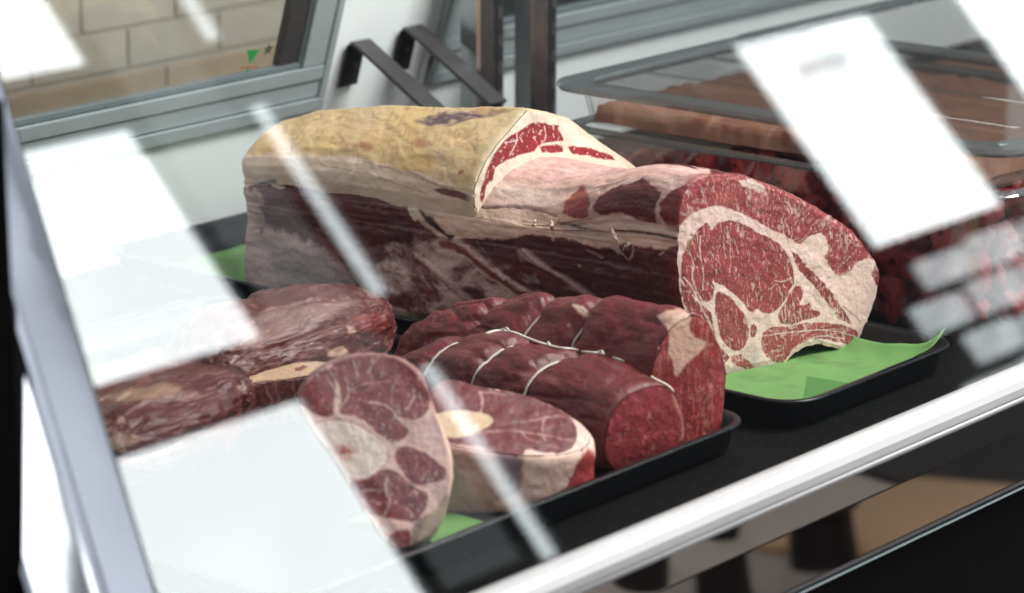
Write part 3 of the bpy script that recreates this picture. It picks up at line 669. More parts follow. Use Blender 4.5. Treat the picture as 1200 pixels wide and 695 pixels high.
# cut face
NFR, KF = 1150, 210
ring = G[0][(np.linspace(0, 560, NFR, endpoint=False)).astype(int) % 560]*0
_t = np.linspace(0, 560, NFR, endpoint=False); _i = _t.astype(int); _f = (_t-_i)[:, None]
ring = G[0][_i]*(1-_f)+G[0][(_i+1) % 560]*_f
cf = np.array([.075, 0, .125]); cf[1] = -.257*cf[0]
Fp = np.vstack([ring[None], disc_rings(ring, cf, KF)]).reshape(-1, 3)
_in = np.clip(np.arange(KF+1)/12., 0, 1).repeat(NFR)[:, None]
Fp = Fp+np.array([-.257, -1, 0])*(.0012*fbm(Fp, 60, 3, 41)+.0015)[:, None]*_in
fx = warp(to_px(Fp), Fp, 1.8, 60); g1 = fbm(Fp, 55, 3, 42); g2 = fbm(Fp, 240, 3, 43); ee = 1.1*g2+.9*g1
C = (FAT*np.array([1.0, .93, .9]))[None]*(1+.05*g1)[:, None]*np.ones((len(Fp), 1)); fa = np.ones(len(Fp))
eye = [(98, 215), (112, 200), (132, 188), (140, 200), (146, 214), (156, 198), (168, 186), (190, 180), (215, 182), (245, 198), (280, 214), (320, 232), (355, 252), (382, 285), (397, 320), (403, 352), (396, 392), (378, 428), (352, 460), (326, 476), (300, 472), (286, 458), (275, 474), (258, 466), (240, 438), (215, 412), (188, 392), (165, 378), (152, 395), (146, 430), (120, 440), (85, 420), (62, 395), (50, 360), (47, 310), (58, 268), (78, 248)]
regs = [(eye, 1.0, 0), ([(44, 370), (70, 400), (92, 430), (120, 452), (142, 470), (150, 520), (158, 552), (178, 588), (200, 612), (180, 640), (130, 560), (70, 470), (44, 410)], .92, 1),
        ([(156, 410), (176, 404), (205, 422), (232, 452), (252, 488), (260, 520), (258, 556), (246, 582), (225, 594), (197, 582), (170, 548), (154, 500), (148, 450)], .95, 0),
        ([(266, 508), (278, 503), (287, 518), (282, 545), (268, 552), (262, 530)], .9, 0),
        ([(352, 496), (358, 468), (378, 432), (393, 402), (402, 388), (422, 386), (433, 404), (428, 428), (420, 446), (438, 445), (456, 438), (452, 460), (466, 470), (482, 466), (480, 482), (452, 490), (412, 505), (372, 512)], 1.0, 0),
        ([(298, 535), (318, 522), (345, 514), (400, 514), (460, 500), (525, 504), (572, 512), (598, 532), (596, 556), (586, 590), (566, 572), (520, 556), (470, 552), (424, 566), (394, 590), (372, 628), (338, 628), (310, 608), (298, 575)], 1.05, 2),
        ([(203, 604), (240, 602), (262, 630), (282, 642), (268, 652), (225, 646), (205, 632)], .95, 1),
        ([(392, 276), (412, 290), (450, 332), (490, 376), (530, 420), (556, 462), (580, 506), (545, 492), (508, 440), (456, 378), (412, 328)], .95, 1),
        ([(488, 228), (500, 238), (512, 262), (500, 300), (514, 330), (532, 354), (552, 358), (580, 344), (598, 314), (636, 296), (656, 310), (690, 260), (640, 200), (560, 180), (500, 190)], 1.0, 1),
        ([(668, 300), (690, 330), (660, 390), (644, 352), (650, 330)], .8, 1),
        ([(30, 230), (44, 200), (75, 168), (110, 148), (150, 138), (186, 142), (232, 152), (262, 176), (300, 196), (345, 216), (390, 240), (424, 262), (436, 240), (460, 228), (486, 226), (520, 205), (600, 170), (480, 20), (200, 0), (40, 20), (10, 140)], 1.0, 3)]
shadeR = np.array([.33, .060, .065])
for pl, k, kind in regs:
    pq = smooth(z1(pl), 1) if kind != 1 else np.array(z1(pl))
    m = soft(sdf(fx, pq)+ee*(1.0 if kind != 1 else 1.6), 1.4)
    c = shadeR[None]*k*(1+.20*g1+.22*g2)[:, None]
    if kind == 1: mm = flecks(Fp, (230, 230, 300), .22, .2, 51)*.4
    elif kind == 2: mm = flecks(Fp, (110, 110, 420), .2, .2, 53)*.42
    elif kind == 3:
        rel = Fp-np.array([.05, 0, .13]); rad = np.hypot(rel[:, 0], rel[:, 2]); an = np.arctan2(rel[:, 2], rel[:, 0])
        mm = flecks(np.stack([an*.11+.02*g1*.1, rad*.2, 0*an], 1), (330, 600, 1), .30, .2, 55, 90, .35)*.30
    else: mm = None
    if mm is not None: c = c*(1-mm[:, None])+FAT[None]*mm[:, None]*.8
    C = C*(1-m[:, None])+c*m[:, None]; fa = fa*(1-m)
# flecks of marbling, running up and down and leaning a little
Q = Fp.copy(); Q[:, 0] += .25*Fp[:, 2]; Q = Q+.004*np.stack([fbm(Fp, 50, 2, 61), 0*g1, fbm(Fp, 50, 2, 62)], 1)
mk = flecks(Q, (520, 520, 120), .36, .16, 63, 45, .45)+.6*flecks(Q, (800, 800, 300), .38, .16, 65, 60, .3)
C = mixc(C, FAT*.95, np.clip(mk, 0, 1)*.50*(1-fa))
for ln, w in (([(150, 375), (160, 385), (150, 420), (148, 470), (158, 520), (180, 570), (205, 605)], 1.4), ([(160, 380), (200, 405), (240, 440), (262, 480), (290, 500)], 1.2), ([(70, 280), (90, 320), (80, 370), (110, 430), (140, 465)], .6), ([(60, 360), (95, 420), (130, 490), (150, 540)], .7),
              ([(110, 230), (105, 280), (122, 340), (118, 400)], .45), ([(300, 545), (400, 530), (520, 525), (590, 545)], .5), ([(420, 575), (480, 540), (560, 555)], .5), ([(345, 370), (370, 378), (392, 362)], .5), ([(330, 395), (350, 375), (360, 400)], .4), ([(200, 240), (206, 300), (198, 345)], .4), ([(60, 200), (100, 160), (170, 150)], .7)):
    m = soft(ldist(fx, z1(ln))-w+.5*g2, 1.2); C = mixc(C, FAT*.97, m*.85)
m = soft(ldist(fx, z1([(80, 230), (100, 235), (62, 255), (82, 262), (70, 285)]))-1.6+1.2*g2, 2); C = mixc(C, [.30, .16, .09], m*.8)       # ragged bit by the saw cut
m = soft(ldist(fx, z1([(556, 452), (590, 480), (612, 500)]))-.5, 1); C = mixc(C, [.15, .09, .07], m*.8)
for pl in ([(150, 100), (200, 95), (215, 125), (190, 142), (160, 130)], [(275, 110), (310, 120), (300, 165), (280, 150)]):
    m = soft(sdf(fx, z1(pl))+3*g2, 5); C = mixc(C, [.55, .16, .13], m*.55)
m = soft(sdf(fx, z1([(230, 55), (270, 55), (310, 78), (318, 100), (280, 90), (240, 70)]))+2*g2, 3); C = mixc(C, FAT*.9, m*.8)
m = soft(sdf(fx, z1([(240, 580), (290, 560), (300, 640), (360, 640), (370, 690), (200, 690), (205, 650)]))+2*g2, 6); C = mixc(C, [.50, .38, .36], m*.55*fa)
rib_V = G.reshape(-1, 3); NN = 560
fcs = grid_faces(len(rows), NN)
rear_ring = (len(rows)-1)*NN
rib_t = thing('rib_of_beef', 'large rib of beef with yellow fat cap and marbled cut face on the long tray', 'beef joint', None, (0.02, .3, ZD+.006))
def under(o, t):
    o.location = -Vector(t.location); return o
# rear cap of the flank
rc = G[-1].mean(0)+np.array([0, .012, 0]); RRg = disc_rings(G[-1], rc, 12)
base = len(rib_V); rib_V = np.vstack([rib_V, RRg.reshape(-1, 3)])
fcs = np.vstack([fcs, grid_faces(12, NN, True, base), np.stack([rear_ring+np.arange(NN), rear_ring+(np.arange(NN)+1) % NN, base+(np.arange(NN)+1) % NN, base+np.arange(NN)], 1)])
allc = np.vstack([col, np.tile(GREYP, (12*NN, 1))]); allf = np.r_[fat, np.full(12*NN, .6)]
under(mesh_obj('cut_face', Fp, grid_faces(KF+1, NFR), M_MEAT, rib_t, C, fa), rib_t)
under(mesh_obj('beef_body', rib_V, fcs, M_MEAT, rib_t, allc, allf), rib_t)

# ---- yellow fat cap with its own cut face
cap_px = [(561, 268), (557, 252), (554, 238), (554, 222), (558, 206), (567, 187), (579, 170), (591, 156), (604, 141), (618, 126), (630, 128), (642, 130), (655, 133), (668, 137), (680, 147), (690, 155), (705, 166), (722, 177), (738, 188), (752, 199)]
CP = .30
cp3 = np.array([at(x, y, NF, CP) for x, y in cap_px]); cpo = [(a[0], a[2]) for a in cp3]+[(.150, .10), (.06, .09), (-.03, .10)]
cpo = resample(cpo, 460)
crow = np.r_[np.array([0, .0015, .004, .008]), np.linspace(.012, .405, 280)]
crest = np.interp(crow+CP, [.3, .4, .5, .58, .64, .71], [.285, .274, .262, .250, .238, .215])
GC = np.zeros((len(crow), 460, 3))
for i, y in enumerate(crow):
    ins = {0: .975, 1: .988, 2: .996}.get(i, 1.0); k = (crest[i]-.146)/(.285-.146)
    er = 1-.05*np.clip((y-.385)/.02, 0, 1)**2
    q = np.array([.03, .16])+(cpo-np.array([.03, .16]))*ins
    GC[i, :, 0] = q[:, 0]*er-.006*np.clip(y/.37, 0, 1); GC[i, :, 2] = np.where(q[:, 1] > .146, .146+(q[:, 1]-.146)*k, q[:, 1])
    GC[i, :, 1] = CP+y-.257*(1-np.clip(y/.3, 0, 1))*GC[i, :, 0]
nc = normals(GC).reshape(-1, 3); Pc = GC.reshape(-1, 3); pc = to_px(Pc)
fd = np.clip(np.abs(crow)/.03, 0, 1)[:, None].repeat(460, 1).ravel()
hh = .0048*fbm(Pc, (18, 12, 18), 4, 71)+.0011*fbm(Pc, (60, 45, 60), 3, 72)-.0005*np.clip((1-np.abs(fbm(Pc, (30, 40, 30), 3, 78))*7), 0, 1)
GC = (Pc+nc*(hh*(.25+.75*fd))[:, None]).reshape(GC.shape); Pc = GC.reshape(-1, 3); pc = warp(pc, Pc, 2.0)
a1 = fbm(Pc, 26, 4, 73); a2 = fbm(Pc, 90, 4, 74); a3 = fbm(Pc, (200, 60, 200), 3, 75)
YEL = np.array([.72, .50, .27]); cc = YEL[None]*(1+.20*a1+.12*a2)[:, None]*np.array([1, 1, 1])[None]
cc = cc*(1+.5*np.clip(a1, -1, 0)[:, None]*np.array([0, .25, .8])[None])
cc = mixc(cc, [.70, .55, .36], np.clip(.15+1.2*fbm(Pc, 34, 3, 76), 0, 1)*.6)
cc = mixc(cc, [.46, .17, .07], np.clip(2.2*fbm(Pc, 42, 3, 77)-.75, 0, 1)*.55)
vein = np.clip((1-np.abs(fbm(Pc, (30, 40, 30), 3, 78))*7), 0, 1)*np.clip(a1*2+.3, 0, 1); cc = mixc(cc, [.36, .21, .08], vein*.5)
cc = mixc(cc, [.72, .46, .16], np.clip(1.6*fbm(Pc, 18, 2, 79), 0, 1)*.5)
# flank side of the cap: paler pink fat below the rind
m = soft(sdf(pc, z3([(20, 186), (160, 184), (250, 182), (330, 186), (430, 200), (520, 222), (600, 240), (680, 268), (740, 292), (790, 320), (830, 360), (830, 460), (20, 460)]))+2.5*a2+2*a1, 4)
pk = np.array([.84, .63, .49])[None]*(1+.16*a3+.12*a1)[:, None]; cc = cc*(1-m[:, None])+pk*m[:, None]
m2 = soft(ldist(pc, z3([(100, 275), (130, 266), (160, 263)]))-2+a2, 2); cc = mixc(cc, [.05, .05, .10], m2*.8)
for ln, w in (([(430, 205), (520, 226), (600, 262), (700, 285)], .9), ([(300, 215), (400, 232), (520, 268), (620, 300)], .8), ([(560, 235), (640, 270), (700, 300)], 1.2)):
    m = soft(ldist(pc, z3(ln))-w+.9*a2, 1.8); cc = mixc(cc, [.36, .20, .15], m*.6)
m = soft(sdf(pc, z3([(640, 288), (680, 286), (730, 300), (775, 320), (795, 332), (775, 335), (720, 318), (665, 304)]))+.8*a2, 1.5); cc = mixc(cc, [.15, .02, .02], m*.9)
m = soft(sdf(pc, z3([(712, 236), (726, 232), (728, 242), (716, 246)]))+.5*a2, 1.2); cc = mixc(cc, [.30, .05, .04], m*.8)
for (sx, sy) in ((600, 150), (430, 160)):
    m = soft(np.hypot((pc[:, 0]-(260+sx/2.575))/2.4, pc[:, 1]-(110+sy/2.575))-5+3*a2, 4); cc = mixc(cc, [.46, .14, .07], m*.6)
# faded purple stamp on the rind
stp = [(585, 88), (600, 72), (640, 56), (700, 50), (760, 52), (800, 62), (790, 72), (740, 78), (690, 100), (640, 98), (600, 95)]
m = soft(sdf(pc, z3(stp))+2.0*a2, 3)*np.clip(.85+1.1*a3+.7*a2, 0, 1); cc = mixc(cc, [.10, .055, .10], m*.92)
m = soft(sdf(pc, z2([(120, 62), (200, 60), (240, 58), (200, 74), (100, 96)]))+1.4*a2, 3); cc = mixc(cc, [.22, .15, .10], m*.7)
edge = np.clip(1-crow/.012, 0, 1)[:, None].repeat(460, 1).ravel(); cc = mixc(cc, [.78, .63, .42], edge*.8)
# cut face of the cap
r0 = GC[0]; cc0 = np.array([.03, 0, .19]); cc0[1] = CP-.257*cc0[0]; FC = disc_rings(r0, cc0, 110); Pq = FC.reshape(-1, 3)
Pq = Pq+np.array([-.257, -1, 0])*(.0016*fbm(Pq, 50, 3, 81)+.001)[:, None]
fq = warp(to_px(Pq), Pq, 1.5); b1 = fbm(Pq, 60, 3, 82); b2 = fbm(Pq, 240, 3, 83)
cq = np.array([.86, .72, .58])[None]*(1+.05*b1)[:, None]*np.ones((len(Pq), 1)); fqf = np.ones(len(Pq))
for pl in ([(86, 446), (78, 420), (84, 380), (96, 335), (112, 295), (130, 258), (155, 220), (180, 188), (205, 168), (225, 158), (262, 132), (290, 120), (320, 114), (345, 118), (365, 128), (398, 130), (396, 148), (414, 172), (416, 190), (385, 196), (350, 198), (318, 212), (300, 236), (232, 252), (182, 272), (140, 302), (128, 350), (104, 370), (96, 420)],
           [(318, 216), (350, 208), (380, 206), (412, 214), (420, 236), (380, 240), (330, 240)], [(438, 214), (460, 208), (500, 214), (560, 230), (600, 245), (632, 272), (560, 262), (500, 250), (458, 245)]):
    m = soft(sdf(fq, z2(pl))+.9*b2+.8*b1, 1.4); c = (RED*np.array([1.15, 1, 1]))[None]*(1+.2*b1+.25*b2)[:, None]
    cq = cq*(1-m[:, None])+c*m[:, None]; fqf = fqf*(1-m)
mk = flecks(Pq, (420, 420, 300), .36, .16, 85, 60, .3); cq = mixc(cq, FAT, np.clip(mk, 0, 1)*.7*(1-fqf))
for ln in ([(342, 130), (350, 175), (330, 205)], [(225, 160), (228, 200), (200, 250)], [(180, 200), (230, 190)]):
    m = soft(ldist(fq, z2(ln))-.7+.5*b2, 1.2); cq = mixc(cq, FAT, m*.8)
capV = np.vstack([GC.reshape(-1, 3), Pq]); nC = len(crow)*460
rcc = GC[-1].mean(0); RC = disc_rings(GC[-1], rcc+np.array([0, .015, 0]), 10); capV = np.vstack([capV, RC.reshape(-1, 3)])
j = np.arange(460); j1 = (j+1) % 460; b0 = nC+110*460; l0 = nC-460
capF = np.vstack([grid_faces(len(crow), 460), grid_faces(110, 460, True, nC), np.stack([j, j1, nC+j1, nC+j], 1), grid_faces(10, 460, True, b0), np.stack([l0+j, l0+j1, b0+j1, b0+j], 1)])
under(mesh_obj('fat_cap', capV, capF, M_MEATDRY, rib_t, np.vstack([cc, cq, np.tile([.6, .45, .33], (4600, 1))]), np.r_[np.ones(nC), fqf, np.ones(4600)]), rib_t)
# torn shreds of membrane along the chine
sh = np.random.default_rng(5)
for (sx, sy, dx, dy) in ((646, 258, 2, 13), (716, 268, 10, 22), (731, 292, 9, -9), (628, 258, -4, 8)):
    p0 = at(sx, sy, (1, 0, 0), -.082); p1 = at(sx+dx*.5, sy+dy*.5, (1, 0, 0), -.090); p2 = at(sx+dx, sy+dy, (1, 0, 0), -.083)
    pts = [p0*(1-t)**2+2*p1*t*(1-t)+p2*t*t for t in np.linspace(0, 1, 10)]
    pts = np.array(pts)+np.random.default_rng(int(sx)).normal(0, .0006, (10, 3))
    o = tube('membrane_shred', pts, .0026, M_MEATDRY, rib_t, 8)
    ctr = np.repeat(pts, 8, 0); tp = np.repeat(np.sin(np.linspace(.25, math.pi-.1, 10))*np.random.default_rng(int(sy)).uniform(.6, 1.3, 10), 8)[:, None]
    vv = np.empty(len(o.data.vertices)*3, np.float32); o.data.vertices.foreach_get('co', vv); vv = vv.reshape(-1, 3); vv[:] = ctr+(vv-ctr)*tp*np.array([1, 1, 1.0])
    o.data.vertices.foreach_set('co', vv.ravel()); o.data.update(); under(o, rib_t)
    a = o.data.color_attributes.new('Col', 'FLOAT_COLOR', 'POINT'); a.data.foreach_set('color', np.tile([.60, .42, .34, 1], len(o.data.vertices)))

# ---- generic joints: loft from a traced front face, running back along y --------
def joint(face_px_, plane_pt, nrm_, L, nrows, n, zscale, grow, drop, bump, seed, paint, name, label, cat, ring_at=(), pinch=.004, mat=None, facek=70, endpow=.5, group=None, drift=0.0):
    nv = np.array(nrm_, float); d0 = nv@np.array(plane_pt)
    f3 = np.array([at(x, y, nv, d0) for x, y in face_px_]); pr = resample(smooth(f3[:, [0, 2]], 2), n)
    c = np.array([pr[:, 0].mean(), pr[:, 1].min()])
    r = np.r_[np.array([0, .002, .005]), np.linspace(.009, L, nrows)]
    g = np.zeros((len(r), n, 3))
    for i, y in enumerate(r):
        t = y/L
        s = (1+grow*math.sin(min(t*2.2, 1)*math.pi/2))
        endc = math.sqrt(max(0.0, 1-max(0, (t-(1-endpow))/endpow)**2.4))
        pin = sum(-pinch*math.exp(-((y-q)/.008)**2) for q in ring_at)
        ins = {0: .965, 1: .985, 2: .996}.get(i, 1.0)
        q = c+(pr-c)*s*ins*max(endc, .02)*(1+pin/.055)
        g[i, :, 0] = q[:, 0]+drift*y; g[i, :, 2] = .002+(q[:, 1]-.002)*np.interp(t, [0, 1], zscale)-drop*0
        g[i, :, 1] = (d0-nv[0]*q[:, 0])/nv[1]+y
    P0 = g.reshape(-1, 3); nn = normals(g).reshape(-1, 3)
    fd_ = np.clip(r/.02, 0, 1)[:, None].repeat(n, 1).ravel()
    P0 = P0+nn*(1.5*bump*fbm(P0, 13, 2, seed+6)+bump*fbm(P0, 26, 3, seed)+.3*bump*fbm(P0, (110, 40, 110), 3, seed+2)-.5*bump*np.clip(1-np.abs(fbm(P0, (26, 7, 26), 2, seed+8))*7, 0, 1))[:, None]*fd_[:, None]
    P0[:, 2] = np.maximum(P0[:, 2], .0025)
    g = P0.reshape(g.shape)
    fr = disc_rings(g[0], g[0].mean(0), facek); Pf_ = fr.reshape(-1, 3)+nv/np.linalg.norm(nv)*(-.004*(1-(1-np.arange(1, facek+1)/facek)**2.5))[:, None].repeat(n, 1).ravel()[:, None]
    Pf_ = Pf_-nv/np.linalg.norm(nv)*(.0015*fbm(Pf_, 50, 3, seed+4))[:, None]
    V = np.vstack([P0, Pf_]); j = np.arange(n); j1 = (j+1) % n; b0 = len(r)*n
    F = np.vstack([grid_faces(len(r), n), grid_faces(facek, n, True, b0), np.stack([j, j1, b0+j1, b0+j], 1)])
    isf = np.r_[np.zeros(len(P0), bool), np.ones(len(Pf_), bool)]
    cl, ft = paint(V, warp(to_px(V), V, 2.0), isf)
    t = thing(name, label, cat, group, tuple(np.array([P0[:, 0].mean(), P0[:, 1].mean(), ZD+.006])))
    under(mesh_obj('meat', V, F, mat or M_MEAT, t, cl, ft), t)
    return t, g, r
def string(t, pts, r=.00135): return under(tube('string', pts, r, M_STRING, t, 7), t)

# tied roast in front
z5 = zf(480, 340, 2.995)
def paint_r1(V, px, isf):
    n1 = fbm(V, 40, 4, 101); n2 = fbm(V, 150, 3, 102); ns = fbm(V, (30, 110, 110), 4, 103)
    c = np.array([.135, .018, .021])[None]*(1+.30*n1+.25*ns)[:, None]
    sil = np.clip(1.6*fbm(V, (60, 22, 50), 3, 104)-.45, 0, 1); c = mixc(c, [.36, .18, .16], sil*.45*(~isf))
    sk = np.clip((1-np.abs(ns)*9), 0, 1)*np.clip(n1*2, 0, 1); c = mixc(c, [.42, .22, .18], sk*.35*(~isf))
    cf = np.array([.26, .030, .036])[None]*(1+.22*n1+.18*n2)[:, None]
    mk = marbling(V, (150, 150, 120), .90, 105, 70); cf = mixc(cf, [.62, .30, .26], np.clip(mk, 0, 1)*.45)
    c = np.where(isf[:, None], cf, c)
    m = soft(sdf(px, z5([(905, 330), (935, 360), (960, 420), (975, 480), (965, 540), (950, 530), (955, 470), (930, 400)]))+2*n2, 3); c = mixc(c, [.50, .22, .17], m*.6)
    return c, np.zeros(len(V))
f1 = [(710, 505), (714, 488), (724, 470), (740, 458), (760, 450), (778, 448), (789, 455), (797, 470), (804, 492), (804, 512), (798, 528), (780, 539), (755, 549), (735, 554), (716, 550), (706, 530)]
pb = at(745, 554, (0, 0, 1), .003)
ROAST1, g1_, r1_ = joint(f1, pb, (.30, 1, 0), .36, 230, 300, (1.0, .98), .20, 0, .004, 110, paint_r1, 'tied_roast', 'dark red boneless roast tied with white string in rings, front of the two roasts', 'beef roast', (.11, .178, .255), pinch=.0055, group='tied roasts in the front tray')
def ring_pts(g, r, y, off=.0022, lo=0, hi=None):
    i = int(np.argmin(np.abs(r-y))); c = g[i].mean(0); P = g[i]; d = P-c; d /= np.linalg.norm(d, axis=1)[:, None]
    Q = P+d*off; return np.vstack([Q, Q[:1]])[::3]
for q in (.11, .178, .255): string(ROAST1, ring_pts(g1_, r1_, q))
def long_pts(g, r, pxline, off=.0012):
    """a string laid on the surface under a traced line"""
    P = g.reshape(-1, 3); n = normals(g).reshape(-1, 3); q = to_px(P); vis = (n@(CAMC-P.mean(0)) > -.1)
    ln = np.array(pxline, float); d = np.r_[0, np.cumsum(np.linalg.norm(np.diff(ln, axis=0), axis=1))]; t = np.linspace(0, d[-1], max(8, int(d[-1]/4)))
    tx = np.stack([np.interp(t, d, ln[:, 0]), np.interp(t, d, ln[:, 1])], 1); out = []
    idx = np.where(vis)[0]
    for a in tx:
        k = idx[np.argmin(((q[idx]-a)**2).sum(1))]; out.append(P[k]+n[k]*off)
    out = np.array(out); s = out.copy(); s[1:-1] = (out[:-2]+2*out[1:-1]+out[2:])/4; return s
string(ROAST1, long_pts(g1_, r1_, [(570, 392), (590, 386), (620, 384), (650, 388), (680, 394), (704, 402), (735, 418), (765, 436)]))
def knot(t, p, sd):
    b = bmesh.new(); bmesh.ops.create_icosphere(b, subdivisions=2, radius=.0022)
    for v in b.verts: v.co = Vector(p)+v.co*(1+.25*math.sin(v.co.x*3000+v.co.y*2100))-t.location
    bm_obj('knot', b, M_STRING, t, True)
    g_ = np.random.default_rng(sd); e = np.array(p)+np.array([g_.uniform(-.012, .0), g_.uniform(-.016, -.004), .002])
    q = np.linspace(0, 1, 7)[:, None]; pts = np.array(p)*(1-q)+e*q+np.array([0, 0, .003])*np.sin(q*math.pi)
    string(t, pts, .0009)
for sd, (kx, ky) in enumerate(((590, 386), (650, 388), (704, 402))): knot(ROAST1, long_pts(g1_, r1_, [(kx, ky), (kx+3, ky+1)], .002)[0], sd)
string(ROAST1, long_pts(g1_, r1_, [(765, 436), (780, 447), (790, 458)]))

# roast behind it, with a fat patch
def paint_r2(V, px, isf):
    n1 = fbm(V, 36, 4, 121); n2 = fbm(V, 150, 3, 122); ns = fbm(V, (140, 140, 35), 4, 123)
    c = np.array([.15, .018, .022])[None]*(1+.32*n1+.2*n2)[:, None]
    cf = np.array([.27, .032, .034])[None]*(1+.2*n1+.3*ns)[:, None]
    mk = np.clip((1-np.abs(ns)*7), 0, 1)*np.clip(.4+1.5*n1, 0, 1); cf = mixc(cf, [.62, .28, .23], mk*.6)
    rt = isf | (px[:, 0] > 822)
    c = np.where(rt[:, None], cf, c); ft = np.zeros(len(V))
    m = soft(sdf(px, z5([(872, 88), (905, 70), (945, 66), (968, 72), (988, 100), (985, 140), (1000, 165), (1040, 180), (1030, 205), (1000, 235), (965, 270), (940, 300), (928, 290), (928, 250), (910, 225), (905, 195), (915, 160), (905, 130), (885, 110)]))+1.6*n2, 2.5)
    c = mixc(c, [.66, .40, .30], m*.95); ft = m
    m = soft(sdf(px, z5([(572, 52), (590, 50), (618, 66), (630, 88), (612, 94), (590, 74)]))+1*n2, 2); c = mixc(c, [.72, .5, .4], m*.9)
    return c, ft
f2 = [(760, 510), (760, 440), (772, 400), (788, 376), (808, 364), (824, 366), (836, 382), (846, 408), (853, 432), (851, 455), (849, 480), (846, 505), (836, 516), (812, 528), (785, 536)]
pb2 = at(812, 530, (0, 0, 1), .003)
ROAST2, g2_, r2_ = joint(f2, pb2, (.30, 1, 0), .42, 240, 260, (1.0, .72), .02, 0, .006, 130, paint_r2, 'tied_roast', 'red roast with a cream fat patch on its shoulder, behind the front tied roast', 'beef roast', (.12, .19, .26, .33), pinch=.008, group='tied roasts in the front tray')
for q in (.12, .19): string(ROAST2, ring_pts(g2_, r2_, q))

# ---- slices: a traced face pushed back into a thick slab ---------------------------
def slab(face_px_, plane_pt, nrm_, push, n, rows_, bulge, seed, paint, name, label, cat, group=None, facek=120, relief=.0015, bev=.004, mat=None, taper=1.0):
    nv = np.array(nrm_, float); nv /= np.linalg.norm(nv); d0 = nv@np.array(plane_pt)
    f3 = np.array([at(x, y, nv, d0) for x, y in smooth(face_px_, 1)]); rg = resample(f3, n); c = rg.mean(0)
    push = np.array(push, float); g = []
    for i in range(rows_):
        t = i/(rows_-1)
        ins = 1+bulge*math.sin(math.pi*t)-(bev/.08)*(max(0, 1-t/.08)**2+max(0, (t-.92)/.08)**2)
        ins *= 1+(taper-1)*t
        g.append(c+(rg-c)*ins+push*t)
    g = np.array(g); nn = normals(g).reshape(-1, 3); P0 = g.reshape(-1, 3)
    fd_ = np.clip(np.arange(rows_)/6., 0, 1)[:, None].repeat(n, 1).ravel()
    P0 = P0+nn*(2.2*relief*fbm(P0, 40, 3, seed))[:, None]*fd_[:, None]; g = P0.reshape(g.shape)
    fr = disc_rings(g[0], g[0].mean(0), facek).reshape(-1, 3); fr = fr+nv*(relief*fbm(fr, 45, 3, seed+1)+.001)[:, None]
    bk = disc_rings(g[-1], g[-1].mean(0), 8).reshape(-1, 3)
    V = np.vstack([P0, fr, bk]); V[:, 2] = np.maximum(V[:, 2], .0028)
    j = np.arange(n); j1 = (j+1) % n; b0 = rows_*n; b1 = b0+facek*n; l0 = b0-n
    F = np.vstack([grid_faces(rows_, n), grid_faces(facek, n, True, b0), np.stack([j, j1, b0+j1, b0+j], 1), grid_faces(8, n, True, b1), np.stack([l0+j, l0+j1, b1+j1, b1+j], 1)])
    isf = np.r_[np.zeros(b0, bool), np.ones(facek*n, bool), np.zeros(8*n, bool)]
    cl, ft = paint(V, warp(to_px(V), V, 2.0), isf)
    t = thing(name, label, cat, group, tuple(np.array([V[:, 0].mean(), V[:, 1].mean(), ZD+.006])))
    under(mesh_obj('meat', V, F, mat or M_MEAT, t, cl, ft), t)
    return t
z6 = zf(320, 400, 2.6725)
